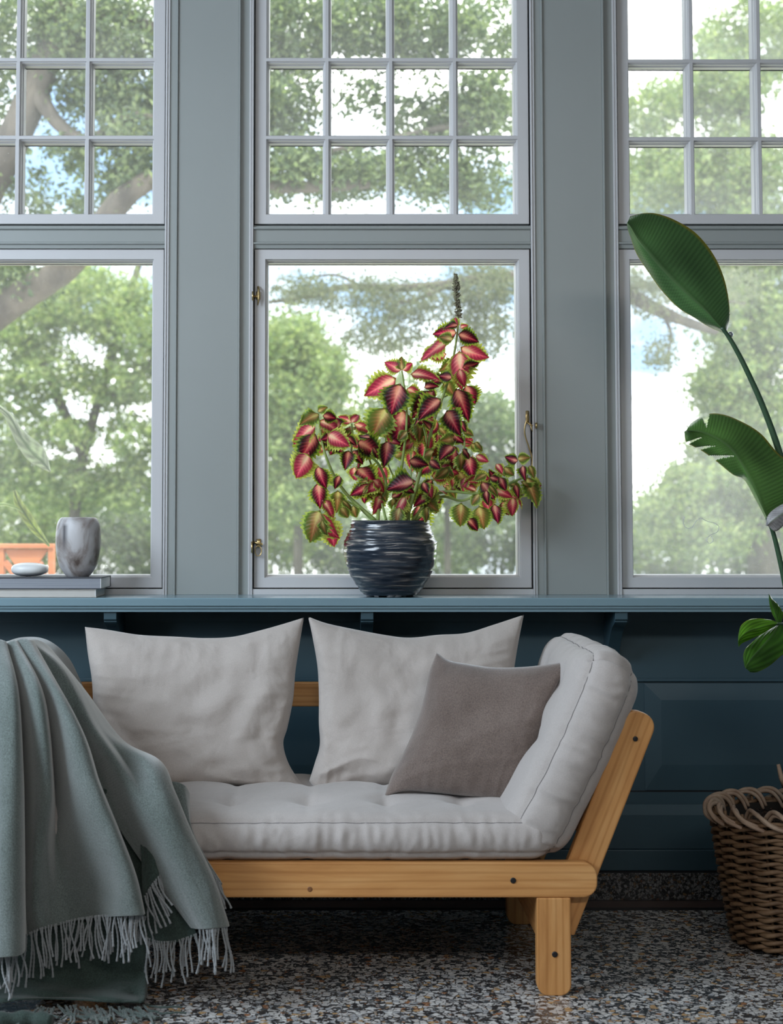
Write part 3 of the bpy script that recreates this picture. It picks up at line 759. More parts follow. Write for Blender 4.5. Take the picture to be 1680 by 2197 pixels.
def leaf_mat(name, transl=.5, rough=.45, noise_amt=.0):
    m = bpy.data.materials.new(name); m.use_nodes = True; t = m.node_tree; b = t.nodes['Principled BSDF']; b.inputs['Roughness'].default_value = rough
    b.inputs['Specular IOR Level'].default_value = .35
    a = t.nodes.new('ShaderNodeVertexColor'); a.layer_name = 'Col'; L = t.links.new
    L(a.outputs[0], b.inputs['Base Color']); tl = t.nodes.new('ShaderNodeBsdfTranslucent'); 
    g = t.nodes.new('ShaderNodeMixRGB'); g.blend_type = 'MULTIPLY'; g.inputs[0].default_value = 1; g.inputs[2].default_value = (1.7, 1.65, 1.5, 1)
    L(a.outputs[0], g.inputs[1]); L(g.outputs[0], tl.inputs[0])
    mx = t.nodes.new('ShaderNodeMixShader'); mx.inputs[0].default_value = transl
    L(b.outputs[0], mx.inputs[1]); L(tl.outputs[0], mx.inputs[2]); L(mx.outputs[0], t.nodes['Material Output'].inputs[0]); return m
CLEAF = leaf_mat('coleus_leaf', .42)
def coleus_mesh(seed, tone):
    nu, nv = 25, 60; rs = np.random.default_rng(seed); V = []; Cc = []
    bend = rs.uniform(.2, .85); cup = rs.uniform(-.9, .6); wav = rs.uniform(.03, .09); ph = rs.uniform(0, 6); tw = rs.uniform(-.8, .8)
    dark, mag, pale, lime, green = [np.array(c) for c in (
        ((.075,.002,.012), (.60,.01,.10), (.85,.45,.30), (.38,.46,.05), (.05,.11,.015)),
        ((.035,.002,.008), (.38,.008,.05), (.75,.35,.25), (.28,.38,.04), (.03,.08,.012)),
        ((.28,.02,.05), (.75,.07,.16), (.90,.62,.42), (.50,.55,.12), (.20,.26,.03)),
        ((.10,.12,.02), (.34,.10,.05), (.55,.50,.18), (.38,.48,.10), (.08,.17,.02)))[tone]]
    for j in range(nv):
        v = j/(nv-1)
        wv = .42*(math.sin(PI*v**.68)**.9 if 0 < v < 1 else 0)*(1.05-.12*v)
        for i in range(nu):
            u = 2*i/(nu-1)-1; a = abs(u); tooth = abs(math.sin(8.5*PI*v+.3))
            ser = 1+.30*(tooth-.45)*max(0, a-.55)/.45
            x = u*wv*ser; y = v+.05*a*ser*(1 if v < .9 else .3)-.05*(1-a)*(v < .05)
            z = -bend*v*v*.8+cup*(x*x)*2.4+wav*math.sin(v*13+ph+u*3)*a**2+.030*abs(math.sin((v*8.5-a*2.2)*PI))*a-.035*(1-a)**4+tw*x*v
            V.append((x, y, z))
            nse = .5+.5*noise.noise(Vector((u*3.5+seed, v*6, seed*.7))); fine = noise.noise(Vector((u*9, v*16, seed)))
            vv = abs(((v*8.5-a*2.4+.1) % 1)-.5)*2; vein = math.exp(-(vv/.20)**2)
            mid = math.exp(-(a/(.09*(1.3-v)))**2)
            c = dark.copy()
            star = math.exp(-(a/(.34*(1.15-.6*v)))**2)*(1.1-.5*v)+.65*vein*max(0, 1-a*1.05)
            c = c+(mag-c)*min(1, max(0, star*1.25-.18+.2*fine))
            pl_ = math.exp(-((v-.10)/.26)**2)*math.exp(-(a/.26)**2)+.7*mid*max(0, 1-v*.9)+.35*vein*math.exp(-(a/.45)**2)*max(0, .8-v)
            c = c+(pale-c)*min(.95, max(0, pl_))
            e = a+.08*(nse-.5)+.06*fine+max(0, v-.8)*.7
            k = min(1, max(0, (e-.60)/.10)); c = c+(green-c)*k
            k = min(1, max(0, (e-.64-.14*(1-vein))/.07)); c = c+(lime-c)*k*.95
            Cc.append((*np.clip(c, 0, 1), 1))
    F_ = gridfaces(nv, nu)
    me = bpy.data.meshes.new('leaf'); me.from_pydata(V, [], F_); me.polygons.foreach_set('use_smooth', [True]*len(F_))
    at = me.color_attributes.new('Col', 'FLOAT_COLOR', 'POINT'); at.data.foreach_set('color', np.array(Cc).ravel()); me.materials.append(CLEAF); return me
CM = {t_: [coleus_mesh(10*t_+k_, t_) for k_ in range(4)] for t_ in range(4)}
def place_leaf(me, B, Tp, parent, rnd, name='leaf', wide=1.0, normal=None):
    ax = Tp-B; L = ax.length; ax = ax/L
    nrm = normal or Vector((rnd.uniform(-.8,.8), -1, rnd.uniform(-.3,1.1)))
    zc = nrm-ax*nrm.dot(ax); zc.normalize(); xc = ax.cross(zc)
    M = Matrix((xc*L*wide, ax*L, zc*L)).transposed().to_4x4(); M.translation = B
    o = bpy.data.objects.new(name, me); return attach(o, parent, M)
def K(x, y): return 600+x/2.8, 560+y/2.8   # from the close-up crop to photo pixels
LV = """1060 430 955 430 0;1040 470 965 455 3;1075 440 1182 470 1;1010 480 845 555 2;1000 560 900 572 2;1090 520 1225 592 2;1080 545 1082 735 2;1100 640 1192 620 1;1050 600 985 655 3;1080 650 1102 742 2;
1120 750 1165 855 0;1060 770 1132 905 1;730 655 640 615 2;735 655 720 580 3;735 655 785 615 2;790 680 928 662 2;695 705 535 792 2;722 740 668 905 1;765 770 852 790 2;742 895 698 1085 0;640 885 560 1040 3;870 760 932 735 1;915 780 842 932 1;965 830 838 925 1;985 700 915 722 1;990 720 1042 805 3;
850 950 800 975 1;1005 900 1062 1003 1;1040 880 1080 960 2;880 1060 850 1185 0;955 1045 1003 1095 2;1030 1040 1092 1082 1;1040 1110 965 1170 1;1040 1110 1065 1235 0;1100 1130 1145 1162 1;1100 1020 1152 1032 3;1175 1090 1205 1112 3;1130 1170 1152 1292 0;1180 1170 1245 1200 2;
230 905 262 885 3;235 920 140 950 3;260 930 337 942 1;212 990 82 1062 2;212 1040 150 1172 1;240 960 362 992 2;430 970 368 930 2;432 970 472 910 2;450 980 556 1012 2;300 1000 362 1022 3;290 1040 392 1102 2;320 1080 362 1165 1;400 1060 455 1092 1;470 1085 603 1152 1;415 1140 400 1232 1;440 1140 495 1205 1;172 1158 90 1302 2;230 1235 250 1352 0;232 1335 242 1455 0;470 1240 560 1342 0;450 1240 440 1320 2;645 1085 652 1192 1;
805 1325 648 1350 1;740 1360 802 1380 1;900 1345 950 1488 0;860 1330 882 1380 1;842 1465 828 1603 0;720 1480 690 1580 3;850 1190 830 1245 3;260 1440 342 1512 2;350 1380 350 1492 3;240 1500 168 1662 3;255 1560 262 1642 3;290 1555 342 1702 2;230 1520 302 1655 2;370 1480 405 1532 3;440 1470 452 1532 3;
1090 1455 1080 1583 3;1200 1475 1220 1592 3;1130 1550 1192 1608 1;1290 1460 1302 1572 0;1340 1445 1362 1522 0;1400 1420 1412 1522 2;1415 1345 1445 1402 0;1480 1300 1560 1445 3;1430 1200 1378 1190 1;1430 1190 1482 1180 3;1460 1230 1462 1292 1;1500 1230 1532 1292 3;1300 1220 1342 1262 2;1262 1300 1312 1310 1;1240 1280 1178 1300 3;1240 1380 1242 1442 1;1180 1380 1118 1330 2;1120 1300 1100 1342 2;1200 1400 1148 1452 3;1380 1330 1442 1352 3;
1055 405 1040 340 2;1070 385 1000 385 1;1085 400 1112 385 2;1130 800 1085 850 3;960 1000 1005 1045 3;905 1010 870 950 1;560 1120 600 1160 1;1035 700 960 690 1;880 900 820 880 3;1080 960 1110 1010 1;1150 1100 1200 1130 3;980 1180 930 1230 2;900 1200 960 1240 1;1010 1250 960 1310 3;1040 1290 1080 1380 2;700 1490 740 1560 0;880 1480 900 1540 3;780 1200 860 1215 1;760 1260 700 1300 3;540 1060 480 1040 1;420 1000 400 1060 0;360 1290 330 1360 1;300 1290 340 1330 3;380 1440 430 1480 3;1320 1300 1360 1370 1;1260 1350 1310 1400 3;1240 1420 1260 1500 2;1350 1240 1400 1290 3""".replace('\n', '').split(';')
rr = random.Random(5); nleaf = 0
for q in LV:
    a = q.split()
    if len(a) < 5: continue
    bx, by, tx, ty, tn = map(float, a)
    l0 = math.hypot(tx-bx, ty-by); sc_ = max(1.12, min(1.6, 75/l0)); tx, ty = bx+(tx-bx)*sc_, by+(ty-by)*sc_; d0 = dp+rr.uniform(-.09, .05)-(.06 if tn == 1 else 0)
    B = P(*K(bx, by), d0); Lpx = math.hypot(tx-bx, ty-by)/2.8
    Tp = P(*K(tx, ty), d0-rr.uniform(-.01, .035)*min(1, Lpx/50)*(1 if rr.random() < .8 else -1))
    place_leaf(rr.choice(CM[int(tn)]), B, Tp, plant, rr, wide=rr.uniform(.95, 1.25)); nleaf += 1
# filler leaves inside the bush
for k_ in range(165):
    cx0, cy0, sx, sy = rr.choice([(560, 1360, 170, 80), (780, 1380, 150, 80), (820, 1000, 130, 120), (880, 900, 70, 90), (700, 1080, 180, 90), (1250, 1330, 160, 50), (900, 1280, 120, 110), (320, 1050, 90, 70), (1040, 1150, 90, 90)])
    bx, by = rr.gauss(cx0, sx*.6), rr.gauss(cy0, sy*.6)
    if by > 1500: continue
    an = rr.uniform(0, 2*PI); L_ = rr.uniform(70, 135); tn = rr.choice([3, 3, 2, 2, 0, 1])
    d0 = dp+rr.uniform(-.03, .09)
    place_leaf(rr.choice(CM[tn]), P(*K(bx, by), d0), P(*K(bx+L_*math.cos(an), by+L_*math.sin(an)*.7+20), d0+rr.uniform(-.03, .03)), plant, rr, wide=rr.uniform(.9, 1.15))
STEM = noisy('coleus_stem', (.22,.34,.08), (.30,.38,.12), 40, .5)
for pts, r0, r1 in (([(590,1560),(600,1460),(640,1350),(600,1230),(520,1150),(460,1090)], .006, .003), ([(575,1560),(430,1430),(350,1330),(300,1230),(260,1110),(232,930)], .006, .003),
        ([(670,1560),(720,1320),(745,1150),(762,1000),(760,850),(735,660)], .005, .0028), ([(760,1560),(850,1250),(930,950),(985,800),(1030,650),(1065,450),(1074,330)], .006, .0025),
        ([(800,1560),(900,1430),(1000,1385),(1200,1395),(1350,1350),(1430,1315),(1490,1290)], .005, .003), ([(820,1560),(960,1420),(1100,1440),(1230,1370),(1330,1260),(1420,1200)], .005, .0025),
        ([(640,1560),(600,1400),(560,1250),(500,1100)], .004, .0025), ([(720,1560),(840,1350),(1000,1290),(1100,1150),(1110,1050)], .0045, .0025), ([(560,1560),(470,1480),(340,1420),(260,1470)], .004, .002),
        ([(740,1560),(830,1300),(880,1100),(860,980)], .004, .0025), ([(430,1150),(440,1050),(432,975)], .003, .002), ([(700,1560),(700,1350),(640,1180),(640,1000)], .003, .002), ([(980,820),(1060,780),(1110,750)], .003, .002), ([(780,1560),(790,1300),(785,1000)], .0022, .0022)):
    c = catmull([P(*K(a, b_), dp+.02*math.sin(i*1.3)) for i, (a, b_) in enumerate(pts)], 40)
    MB().tube(c, list(np.linspace(r0, r1, 40)), 8).build('stem', STEM, plant, smooth=True)
# flower spike
SPK = noisy('dry_flower_spike', (.14,.12,.09), (.30,.30,.18), 90, .8)
mb = MB(); a = P(*K(1074, 345), dp); b_ = P(*K(1056, 82), dp)
mb.tube([a, (a+b_)/2+Vector((.002, 0, 0)), b_], [.0016, .0013, .0006], 6)
for k_ in range(260):
    t_ = rr.random()**.9; c = a+(b_-a)*(.02+.97*t_); an = rr.uniform(0, 2*PI); R0 = (.0135 if t_ < .7 else .0135*(1.25-t_)/.55)*rr.uniform(.5, 1.0)
    e = c+Vector((math.cos(an)*R0, math.sin(an)*R0, rr.uniform(0, .006)))
    mb.tube([c, (c+e)/2+Vector((0, 0, .002)), e], [.0008, .0028, .0012], 4)
tag(mb.build('flower_spike', SPK, plant, smooth=True), 'dry brown-green flower spike at the top')

# ---------------------------------------------------------------- wicker basket with the tall plant
db = 4.50; bx = X(1706, db, 1720); by = db-D0; ztop = Z(1722, db)
WICK = noisy('wicker', (.12,.065,.033), (.29,.18,.10), 22, .6, 90, .5, .002, stretch=(1, 1, 1))
WICKL = noisy('wicker_rim', (.34,.23,.165), (.54,.41,.31), 22, .5, 90, .4, .002)
bw = X(1526, db, 1740); R1 = bx-bw-.004; R0 = .158
tall = thing('basket_planter', (bx, by, 0), 'tall bird of paradise plant with two big paddle leaves in a brown wicker basket', 'potted plant')
def Rz(z): u = max(0, min(1, z/ztop)); return R0+(R1-R0)*(u**.8)
basket = None
NS = 20
# inner liner
v, f = lathe([(0, .012), (R0-.02, .012), (Rz(.15)-.02, .15), (R1-.022, ztop-.03)], 60, (bx, by, 0)); basket = mesh('basket_liner', v, f, noisy('basket_liner', (.012,.010,.009), (.02,.017,.014), 20, .9), tall, at=Vector((bx, by, 0)))
v, f = lathe([(0, ztop-.055), (R1*.5, ztop-.052), (R1-.021, ztop-.06)], 60, (bx, by, 0), lambda r_, z_, a: (r_, z_+.012*noise.noise(Vector((r_*20*math.cos(a), r_*20*math.sin(a), 3)))))
soil = mesh('soil', v, f, SOIL, tall)
mbs = MB()
rs_ = random.Random(3)
for k_ in range(500):
    a = rs_.uniform(0, 2*PI); r_ = (R1-.03)*math.sqrt(rs_.random()); c = Vector((bx+r_*math.cos(a), by+r_*math.sin(a), ztop-.055+rs_.uniform(0, .010))); s_ = rs_.uniform(.003, .009)
    mbs.add([c+Vector((rs_.uniform(-1,1), rs_.uniform(-1,1), rs_.uniform(-.6,.8)))*s_ for _ in range(4)], [(0,1,2),(0,2,3),(0,3,1),(1,3,2)])
tag(mbs.build('bark_crumbs', SOIL, tall), kind='stuff')
for k_ in range(NS):
    a = 2*PI*k_/NS
    pts = [Vector((bx+(Rz(z)-.006)*math.cos(a), by+(Rz(z)-.006)*math.sin(a), z)) for z in np.linspace(.004, ztop-.01, 12)]
    MB().tube(pts, .0042, 6).build('stake', WICK, tall, smooth=True)
rows = 17
for r_ in range(rows):
    z0 = .012+(ztop-.040)*r_/(rows-1); 
    for ph in (0, 1):
        n = NS*8; pts = []; rad = []
        jz = rs_.uniform(-.001, .001); rr0 = rs_.uniform(.0052, .0064)
        for i in range(n):
            a = 2*PI*i/n; w_ = math.cos(NS/2*a+ph*PI+(r_ % 2)*PI)
            z = z0+jz+(.0062 if ph else -.0002)*0+.0050*math.sin(NS/2*a+ph*PI+(r_ % 2)*PI)+.0018*noise.noise(Vector((math.cos(a)*5, math.sin(a)*5, r_*.9+ph)))+.0*a
            R = Rz(z)+.0085*w_
            pts.append(Vector((bx+R*math.cos(a), by+R*math.sin(a), max(.0055, z)))); rad.append(rr0*(1+.25*noise.noise(Vector((math.cos(a)*4, math.sin(a)*4, r_*3+ph)))))
        MB().tube(pts, rad, 6, closed=True).build('woven_rod', WICK, tall, smooth=True)
# plaited rim: pairs of rods that come up inside, cross over the edge and tuck in outside
for k_ in range(22):
    a0 = 2*PI*k_/22
    for w_ in (0, 1):
        key = [(0, -.020, -.030), (.10, -.019, -.006), (.24, -.010, .012), (.40, .006, .013), (.56, .017, .002), (.74, .019, -.012), (.92, .012, -.022), (1.05, .002, -.030)]
        pts = []
        for (da, dr, dz_) in key:
            a = a0+.62*da+.045*w_+rs_.uniform(-.006, .006); R = R1-.004+dr*1.05+rs_.uniform(-.001, .001)
            pts.append(Vector((bx+R*math.cos(a), by+R*math.sin(a), ztop-.010+dz_-.007*w_+rs_.uniform(-.0015, .0015))))
        MB().tube(catmull(pts, 26), [.0058*(1-.25*abs(i/12.5-1)**3) for i in range(26)], 7).build('braided_rim_rod', WICKL, tall, smooth=True)
MB().tube([P(1684, 1690, db), P(1676, 1668, db-.01), P(1670, 1640, db-.01)], [.006, .0065, .005], 8).build('cut_cane', WICKL, tall, smooth=True)

# paddle leaves
def paddle_mat():
    m = leaf_mat('paddle_leaf', .22, .32); return m
PAD = paddle_mat()
def paddle(rows_, d0, d1, name='leaf', splits=(), nu=30, nv=120, arch=.03, edge=(.45,.40,.04), parent=None, col=(.085,.19,.065), label=None, curl=0.0):
    """rows_: list of (midx, midy, leftx, lefty, rightx, righty) from base to tip"""
    r_ = np.array(rows_, dtype=float)
    Mi = catmull([(a[0], a[1], 0) for a in r_], nv); Le = catmull([(a[2], a[3], 0) for a in r_], nv); Ri = catmull([(a[4], a[5], 0) for a in r_], nv)
    V = []; Cc = []
    for j in range(nv):
        v = j/(nv-1); d = d0+(d1-d0)*v
        for i in range(nu+1):
            u = 2*i/nu-1; a = abs(u); E = Le[j] if u < 0 else Ri[j]
            q = Mi[j]+(E-Mi[j])*a
            ph = (v*46-a*3.0)
            dd = d+arch*(a**1.6)+curl*(a**2)*math.sin(v*5)+.0012*math.sin(ph*2*PI)*min(1, a*4)-.006*math.exp(-(a/.05)**2)
            V.append(P(q[0], q[1], dd))
            c = np.array(col)*(1+.28*math.sin(ph*2*PI)*min(1, a*3))*(1+.5*noise.noise(Vector((v*4, u*2, d0))))
            c = c+(np.array((.12,.20,.09))-c)*.6*math.exp(-(a/.035)**2)
            if a > .965: c = np.array(edge)
            Cc.append((*np.clip(c, .005, 1), 1))
    F_ = []
    for j in range(nv-1):
        for i in range(nu):
            u = 2*(i+.5)/nu-1; v = (j+.5)/(nv-1); skip = False
            for (sv, side, depth, wd) in splits:
                a = abs(u)
                if u*side > 0 and a > 1-depth and abs(v-(sv+(a-1)*.10)) < wd*(a-(1-depth))/depth: skip = True
            if not skip: F_.append((j*(nu+1)+i, j*(nu+1)+i+1, (j+1)*(nu+1)+i+1, (j+1)*(nu+1)+i))
    o = mesh(name, V, F_, PAD, parent or tall, col=Cc)
    md = o.modifiers.new('thick', 'SOLIDIFY'); md.thickness = .0008
    if label: o['label'] = label
    return o
paddle([(1558,714,1556,716,1562,704),(1538,692,1522,702,1566,680),(1512,664,1490,682,1563,640),(1480,636,1455,660,1552,592),(1446,604,1420,624,1530,545),(1412,568,1390,582,1495,502),(1388,538,1366,545,1452,474),(1368,512,1353,510,1412,459),(1354,488,1347,492,1380,457),(1346,478,1345,480,1352,464)],
       4.42, 4.36, arch=.045, label='big upper paddle leaf in front of the right window')
paddle([(1654,1128,1652,1130,1662,1115),(1640,1098,1637,1102,1690,1085),(1624,1062,1618,1066,1722,1045),(1606,1024,1597,1030,1712,1000),(1590,993,1572,1018,1672,975),(1570,965,1540,992,1632,930),(1548,946,1510,970,1590,904),(1520,932,1486,957,1550,889),(1495,925,1472,948,1515,889),(1472,924,1468,926,1482,908)],
       4.40, 4.36, arch=.05, splits=[(.90, 1, .75, .035), (.86, -1, .80, .03), (.72, -1, .7, .022), (.60, -1, .85, .022)], col=(.11,.24,.06), label='lower paddle leaf split near its tip')
STK = noisy('petiole', (.035,.085,.045), (.05,.11,.055), 20, .4, 80, .2)
def stalk(pts, r0, r1, parent=None, nm='petiole', m=None):
    c = catmull(pts, 44); return MB().tube(c, list(np.linspace(r0, r1, 44)), 10).build(nm, m or STK, parent or tall, smooth=True)
base = Vector((bx, by, ztop-.07))
stalk([P(1548,702,4.415), P(1568,730,4.42), P(1600,790,4.43), P(1640,880,4.44), P(1675,980,4.45), P(1712,1120,4.46), P(1745,1350,4.48), base+Vector((.01, 0, 0))], .005, .012)
stalk([P(1646,1112,4.395), P(1658,1140,4.41), P(1672,1195,4.42), P(1686,1260,4.43), P(1712,1400,4.46), base+Vector((-.01, 0, 0))], .005, .010)
# pale dried sheath at the right edge
paddle([(1645,1128,1643,1128,1647,1128),(1660,1115,1648,1105,1665,1140),(1690,1095,1672,1085,1690,1120),(1730,1075,1725,1060,1730,1095)], 4.36, 4.36, name='dried_sheath', nv=30, nu=12, arch=.01, col=(.45,.45,.47), edge=(.4,.38,.36), label='pale dry curled sheath')

# split-leaf plant sharing the basket
mon = thing('split_leaf_plant', (bx+.06, by-.02, ztop-.06), 'small split-leaf plant with glossy bright green lobed leaves below the sill at the right edge', 'plant')
MONL = leaf_mat('split_leaf', .35, .22); PADO = PAD; PAD = MONL
paddle([(1668,1338,1667,1340,1670,1336),(1650,1341,1652,1350,1655,1330),(1628,1347,1632,1362,1630,1327),(1606,1354,1610,1372,1608,1329),(1590,1366,1593,1380,1590,1342),(1584,1376,1585,1388,1584,1362)], 4.40, 4.37, parent=mon, nv=50, arch=.02, col=(.11,.27,.02), edge=(.35,.42,.05))
paddle([(1672,1340,1664,1344,1690,1345),(1656,1362,1636,1360,1700,1385),(1636,1386,1614,1378,1672,1410),(1618,1406,1600,1392,1648,1430),(1604,1424,1595,1408,1626,1441),(1600,1434,1598,1430,1610,1442)], 4.42, 4.36, parent=mon, nv=50, arch=.02, col=(.06,.17,.02), edge=(.2,.3,.04))
paddle([(1672,1338,1668,1338,1676,1338),(1664,1318,1658,1320,1680,1316),(1658,1300,1652,1302,1670,1298),(1653,1286,1650,1288,1657,1284),(1650,1274,1649,1275,1651,1274)], 4.44, 4.40, parent=mon, nv=40, nu=14, arch=.02, col=(.09,.22,.03), edge=(.3,.4,.06))
PAD = PADO
stalk([P(1668,1338,4.42), P(1690,1345,4.44), P(1716,1400,4.47), P(1725,1550,4.5), Vector((bx+.06, by-.02, ztop-.07))], .003, .006, mon)

# ---------------------------------------------------------------- wool throw
throw = thing('wool_throw', (P(180, 1700, 3.95).x, P(180, 1700, 3.95).y, 0), 'sage grey wool throw with long twisted fringe draped over the left end of the sofa', 'throw')
def sheet(cols, m, name='throw_fold', nu=None, nv=110, amp=.004, seed=0.0, fold=1.0):
    nu = nu or len(cols)*11
    cc = [catmull(c, nv) for c in cols]
    V = []
    g = np.array([[c[j] for c in cc] for j in range(nv)]); g[:, :, 2] = g[:, :, 2].mean(axis=1)[:, None]+(g[:, :, 2]-g[:, :, 2].mean(axis=1)[:, None])*fold  # nv x ncols x 3
    gr = [catmull(g[j], nu) for j in range(nv)]
    for i in range(nu):
        for j in range(nv):
            a, b_, d = gr[j][i]
            d += amp*noise.noise(Vector((i/nu*6+seed, j/nv*4, seed)))+.0012*noise.noise(Vector((i/nu*30+seed, j/nv*22, seed)))
            q = P(a, b_, d); q.z = max(q.z, .006); V.append(q)
    o = mesh(name, V, gridfaces(nu, nv), m, throw)
    s = o.modifiers.new('thick', 'SOLIDIFY'); s.thickness = .004; s.offset = -1
    sb = o.modifiers.new('sub', 'SUBSURF'); sb.levels = 1; sb.render_levels = 1
    return o, [Vector(gr[nv-1][i]) for i in range(nu)], gr
rt = random.Random(11)
def fringe(hem, n, length, m=CORD, sway=(0, 0), j=.35, i0=0.0, i1=1.0, floor=False):
    """n twisted cords along a hem given as (px,py,d) points; length in px"""
    c = catmull(hem, 200)
    for k in range(n):
        t = i0+(i1-i0)*(k+.5+rt.uniform(-.3, .3))/n; h = c[min(199, int(t*199))]
        L = length*rt.uniform(.68, 1.1); dx = sway[0]+rt.uniform(-j, j)*16; pts = []
        ph = rt.uniform(0, 6); am = rt.uniform(1.5, 7)
        for s in np.linspace(0, 1, 16):
            px_ = h[0]+dx*s+am*math.sin(s*4+ph)-am*math.sin(ph); py_ = h[1]-3+L*s+sway[1]*s; d = h[2]-.004+.012*math.sin(ph+s*2)*s
            q = P(px_, py_, d)
            if q.z < .005: q = Vector((q.x+rt.uniform(-.001,.001), q.y-(.005-q.z)*1.2, .005))
            pts.append(q)
        pts = catmull(pts, 34)
        rad = [.0021*(1+.22*math.sin(i*2.1)) for i in range(34)]; rad[-1] = .0028; rad[-2] = .0026
        MB().tube(pts, rad, 6).build('fringe_cord', m, throw, smooth=True)
A = [
 [(-112,1400,4.05),(-116,1500,3.93),(-116,1650,3.9),(-115,1800,3.9),(-112,1950,3.9),(-112,2052,3.9)],
 [(-60,1378,4.0),(-40,1480,3.88),(-40,1650,3.85),(-38,1800,3.85),(-38,1950,3.85),(-38,2052,3.85)],
 [(-20,1371,4.0),(2,1470,3.86),(8,1650,3.80),(6,1800,3.79),(4,1950,3.79),(4,2054,3.79)],
 [(8,1376,4.0),(34,1480,3.86),(45,1650,3.815),(47,1800,3.81),(47,1950,3.81),(47,2046,3.81)],
 [(11,1380,4.03),(38,1500,3.935),(46,1680,3.93),(50,1820,3.93),(52,1950,3.93),(54,2012,3.93)],
 [(20,1378,4.02),(62,1490,3.87),(80,1660,3.855),(78,1800,3.885),(76,1930,3.905),(88,1995,3.91)],
 [(30,1375,4.02),(86,1490,3.86),(108,1680,3.85),(98,1810,3.90),(106,1930,3.93),(126,1985,3.93)],
 [(36,1374,4.03),(96,1500,3.915),(117,1690,3.945),(124,1820,3.945),(142,1920,3.945),(165,1975,3.935)],
 [(48,1372,4.03),(122,1500,3.87),(158,1670,3.85),(186,1800,3.87),(202,1900,3.91),(215,1968,3.91)],
 [(58,1372,4.03),(150,1525,3.86),(196,1670,3.83),(235,1790,3.83),(262,1890,3.84),(266,1965,3.85)],
 [(66,1373,4.05),(170,1560,3.88),(211,1680,3.86),(255,1790,3.85),(288,1880,3.85),(306,1963,3.85)],
 [(68,1373,4.1),(172,1568,3.97),(212,1690,3.96),(255,1798,3.95),(286,1882,3.94),(303,1960,3.93)]]
oA, hemA, _ = sheet(A, THROW, seed=1, fold=1.55)
B_ = [
 [(50,1374,4.10),(120,1430,4.08),(160,1530,4.05),(205,1640,3.99),(262,1750,3.94),(318,1835,3.91),(372,1915,3.89),(425,1992,3.88)],
 [(66,1372,4.14),(140,1440,4.12),(190,1545,4.03),(240,1625,3.93),(292,1722,3.88),(345,1815,3.86),(396,1905,3.85),(440,1993,3.85)],
 [(80,1374,4.18),(152,1452,4.16),(212,1562,4.06),(272,1640,3.96),(318,1712,3.87),(368,1800,3.84),(418,1895,3.84),(456,1992,3.84)],
 [(92,1380,4.22),(165,1465,4.20),(236,1576,4.10),(310,1630,3.92),(350,1705,3.86),(392,1790,3.85),(440,1885,3.85),(472,1991,3.85)],
 [(104,1390,4.30),(180,1482,4.28),(262,1590,4.16),(340,1634,3.97),(372,1700,3.90),(410,1790,3.89),(454,1882,3.88),(489,1989,3.88)],
 [(106,1398,4.36),(182,1494,4.36),(264,1600,4.25),(346,1644,4.06),(372,1712,3.98),(408,1796,3.96),(452,1886,3.95),(486,1988,3.94)]]
B_.insert(0, [(20,1376,4.12),(72,1432,4.06),(122,1530,4.02),(172,1640,3.985),(240,1750,3.955),(300,1840,3.93),(360,1920,3.91),(412,1990,3.90)])
oB, hemB, _ = sheet(B_, THROW, seed=4, nv=130, fold=1.1)
dpx = lambda x_, y_, d: (CX+(x_-CX)*4/d, 1125+(y_-1125)*4/d, d)
G_ = [[dpx(x_, y_+dy, d) for x_, y_ in ((-165,1560),(-145,1470),(-105,1412),(-55,1398),(-5,1408),(42,1450),(82,1530),(128,1612),(180,1700))] for d, dy in ((4.02,-6),(4.15,0),(4.3,4),(4.45,10),(4.6,14),(4.72,16),(4.745,40))]
sheet(G_, THROW, seed=30, amp=.008)
E_ = [[(345,1700,3.99),(378,1780,3.985),(412,1850,3.97),(446,1940,3.95)],
      [(364,1678,3.985),(396,1760,3.955),(424,1838,3.94),(458,1915,3.93)],
      [(392,1684,3.99),(406,1770,3.95),(434,1834,3.935),(472,1898,3.93)],
      [(404,1702,4.02),(408,1782,3.97),(437,1840,3.95),(475,1900,3.945)]]
sheet(E_, THROW, seed=8)
C_ = [[(215,1690,3.97),(250,1800,3.975),(290,1900,3.975),(306,2015,3.955)],
      [(262,1700,3.96),(300,1800,3.945),(335,1900,3.95),(346,2024,3.95)],
      [(292,1740,3.955),(332,1830,3.94),(370,1930,3.935),(385,2020,3.93)],
      [(322,1790,3.95),(372,1880,3.93),(402,1950,3.925),(424,2006,3.915)]]
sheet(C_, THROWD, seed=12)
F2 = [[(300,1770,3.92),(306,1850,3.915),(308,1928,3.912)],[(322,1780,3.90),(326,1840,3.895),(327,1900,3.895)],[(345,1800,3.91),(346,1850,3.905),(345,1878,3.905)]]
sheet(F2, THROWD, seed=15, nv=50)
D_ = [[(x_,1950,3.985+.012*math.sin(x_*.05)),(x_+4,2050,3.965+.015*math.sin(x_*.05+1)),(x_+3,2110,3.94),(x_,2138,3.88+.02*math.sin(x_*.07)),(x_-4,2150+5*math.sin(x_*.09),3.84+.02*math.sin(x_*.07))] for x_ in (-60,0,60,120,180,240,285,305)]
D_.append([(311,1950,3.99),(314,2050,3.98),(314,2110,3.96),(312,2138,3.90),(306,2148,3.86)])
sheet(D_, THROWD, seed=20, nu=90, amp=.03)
# rolled edge lying on the floor
mbr = catmull([P(-60, 2172, 3.74), P(0, 2165, 3.75), P(60, 2160, 3.76), P(110, 2170, 3.74)], 40)
for q in mbr: q[2] = .017
MB().tube([Vector(q) for q in mbr], [.016*(1+.15*math.sin(i*.6)) for i in range(40)], 14).build('rolled_edge', THROWD, throw, smooth=True)
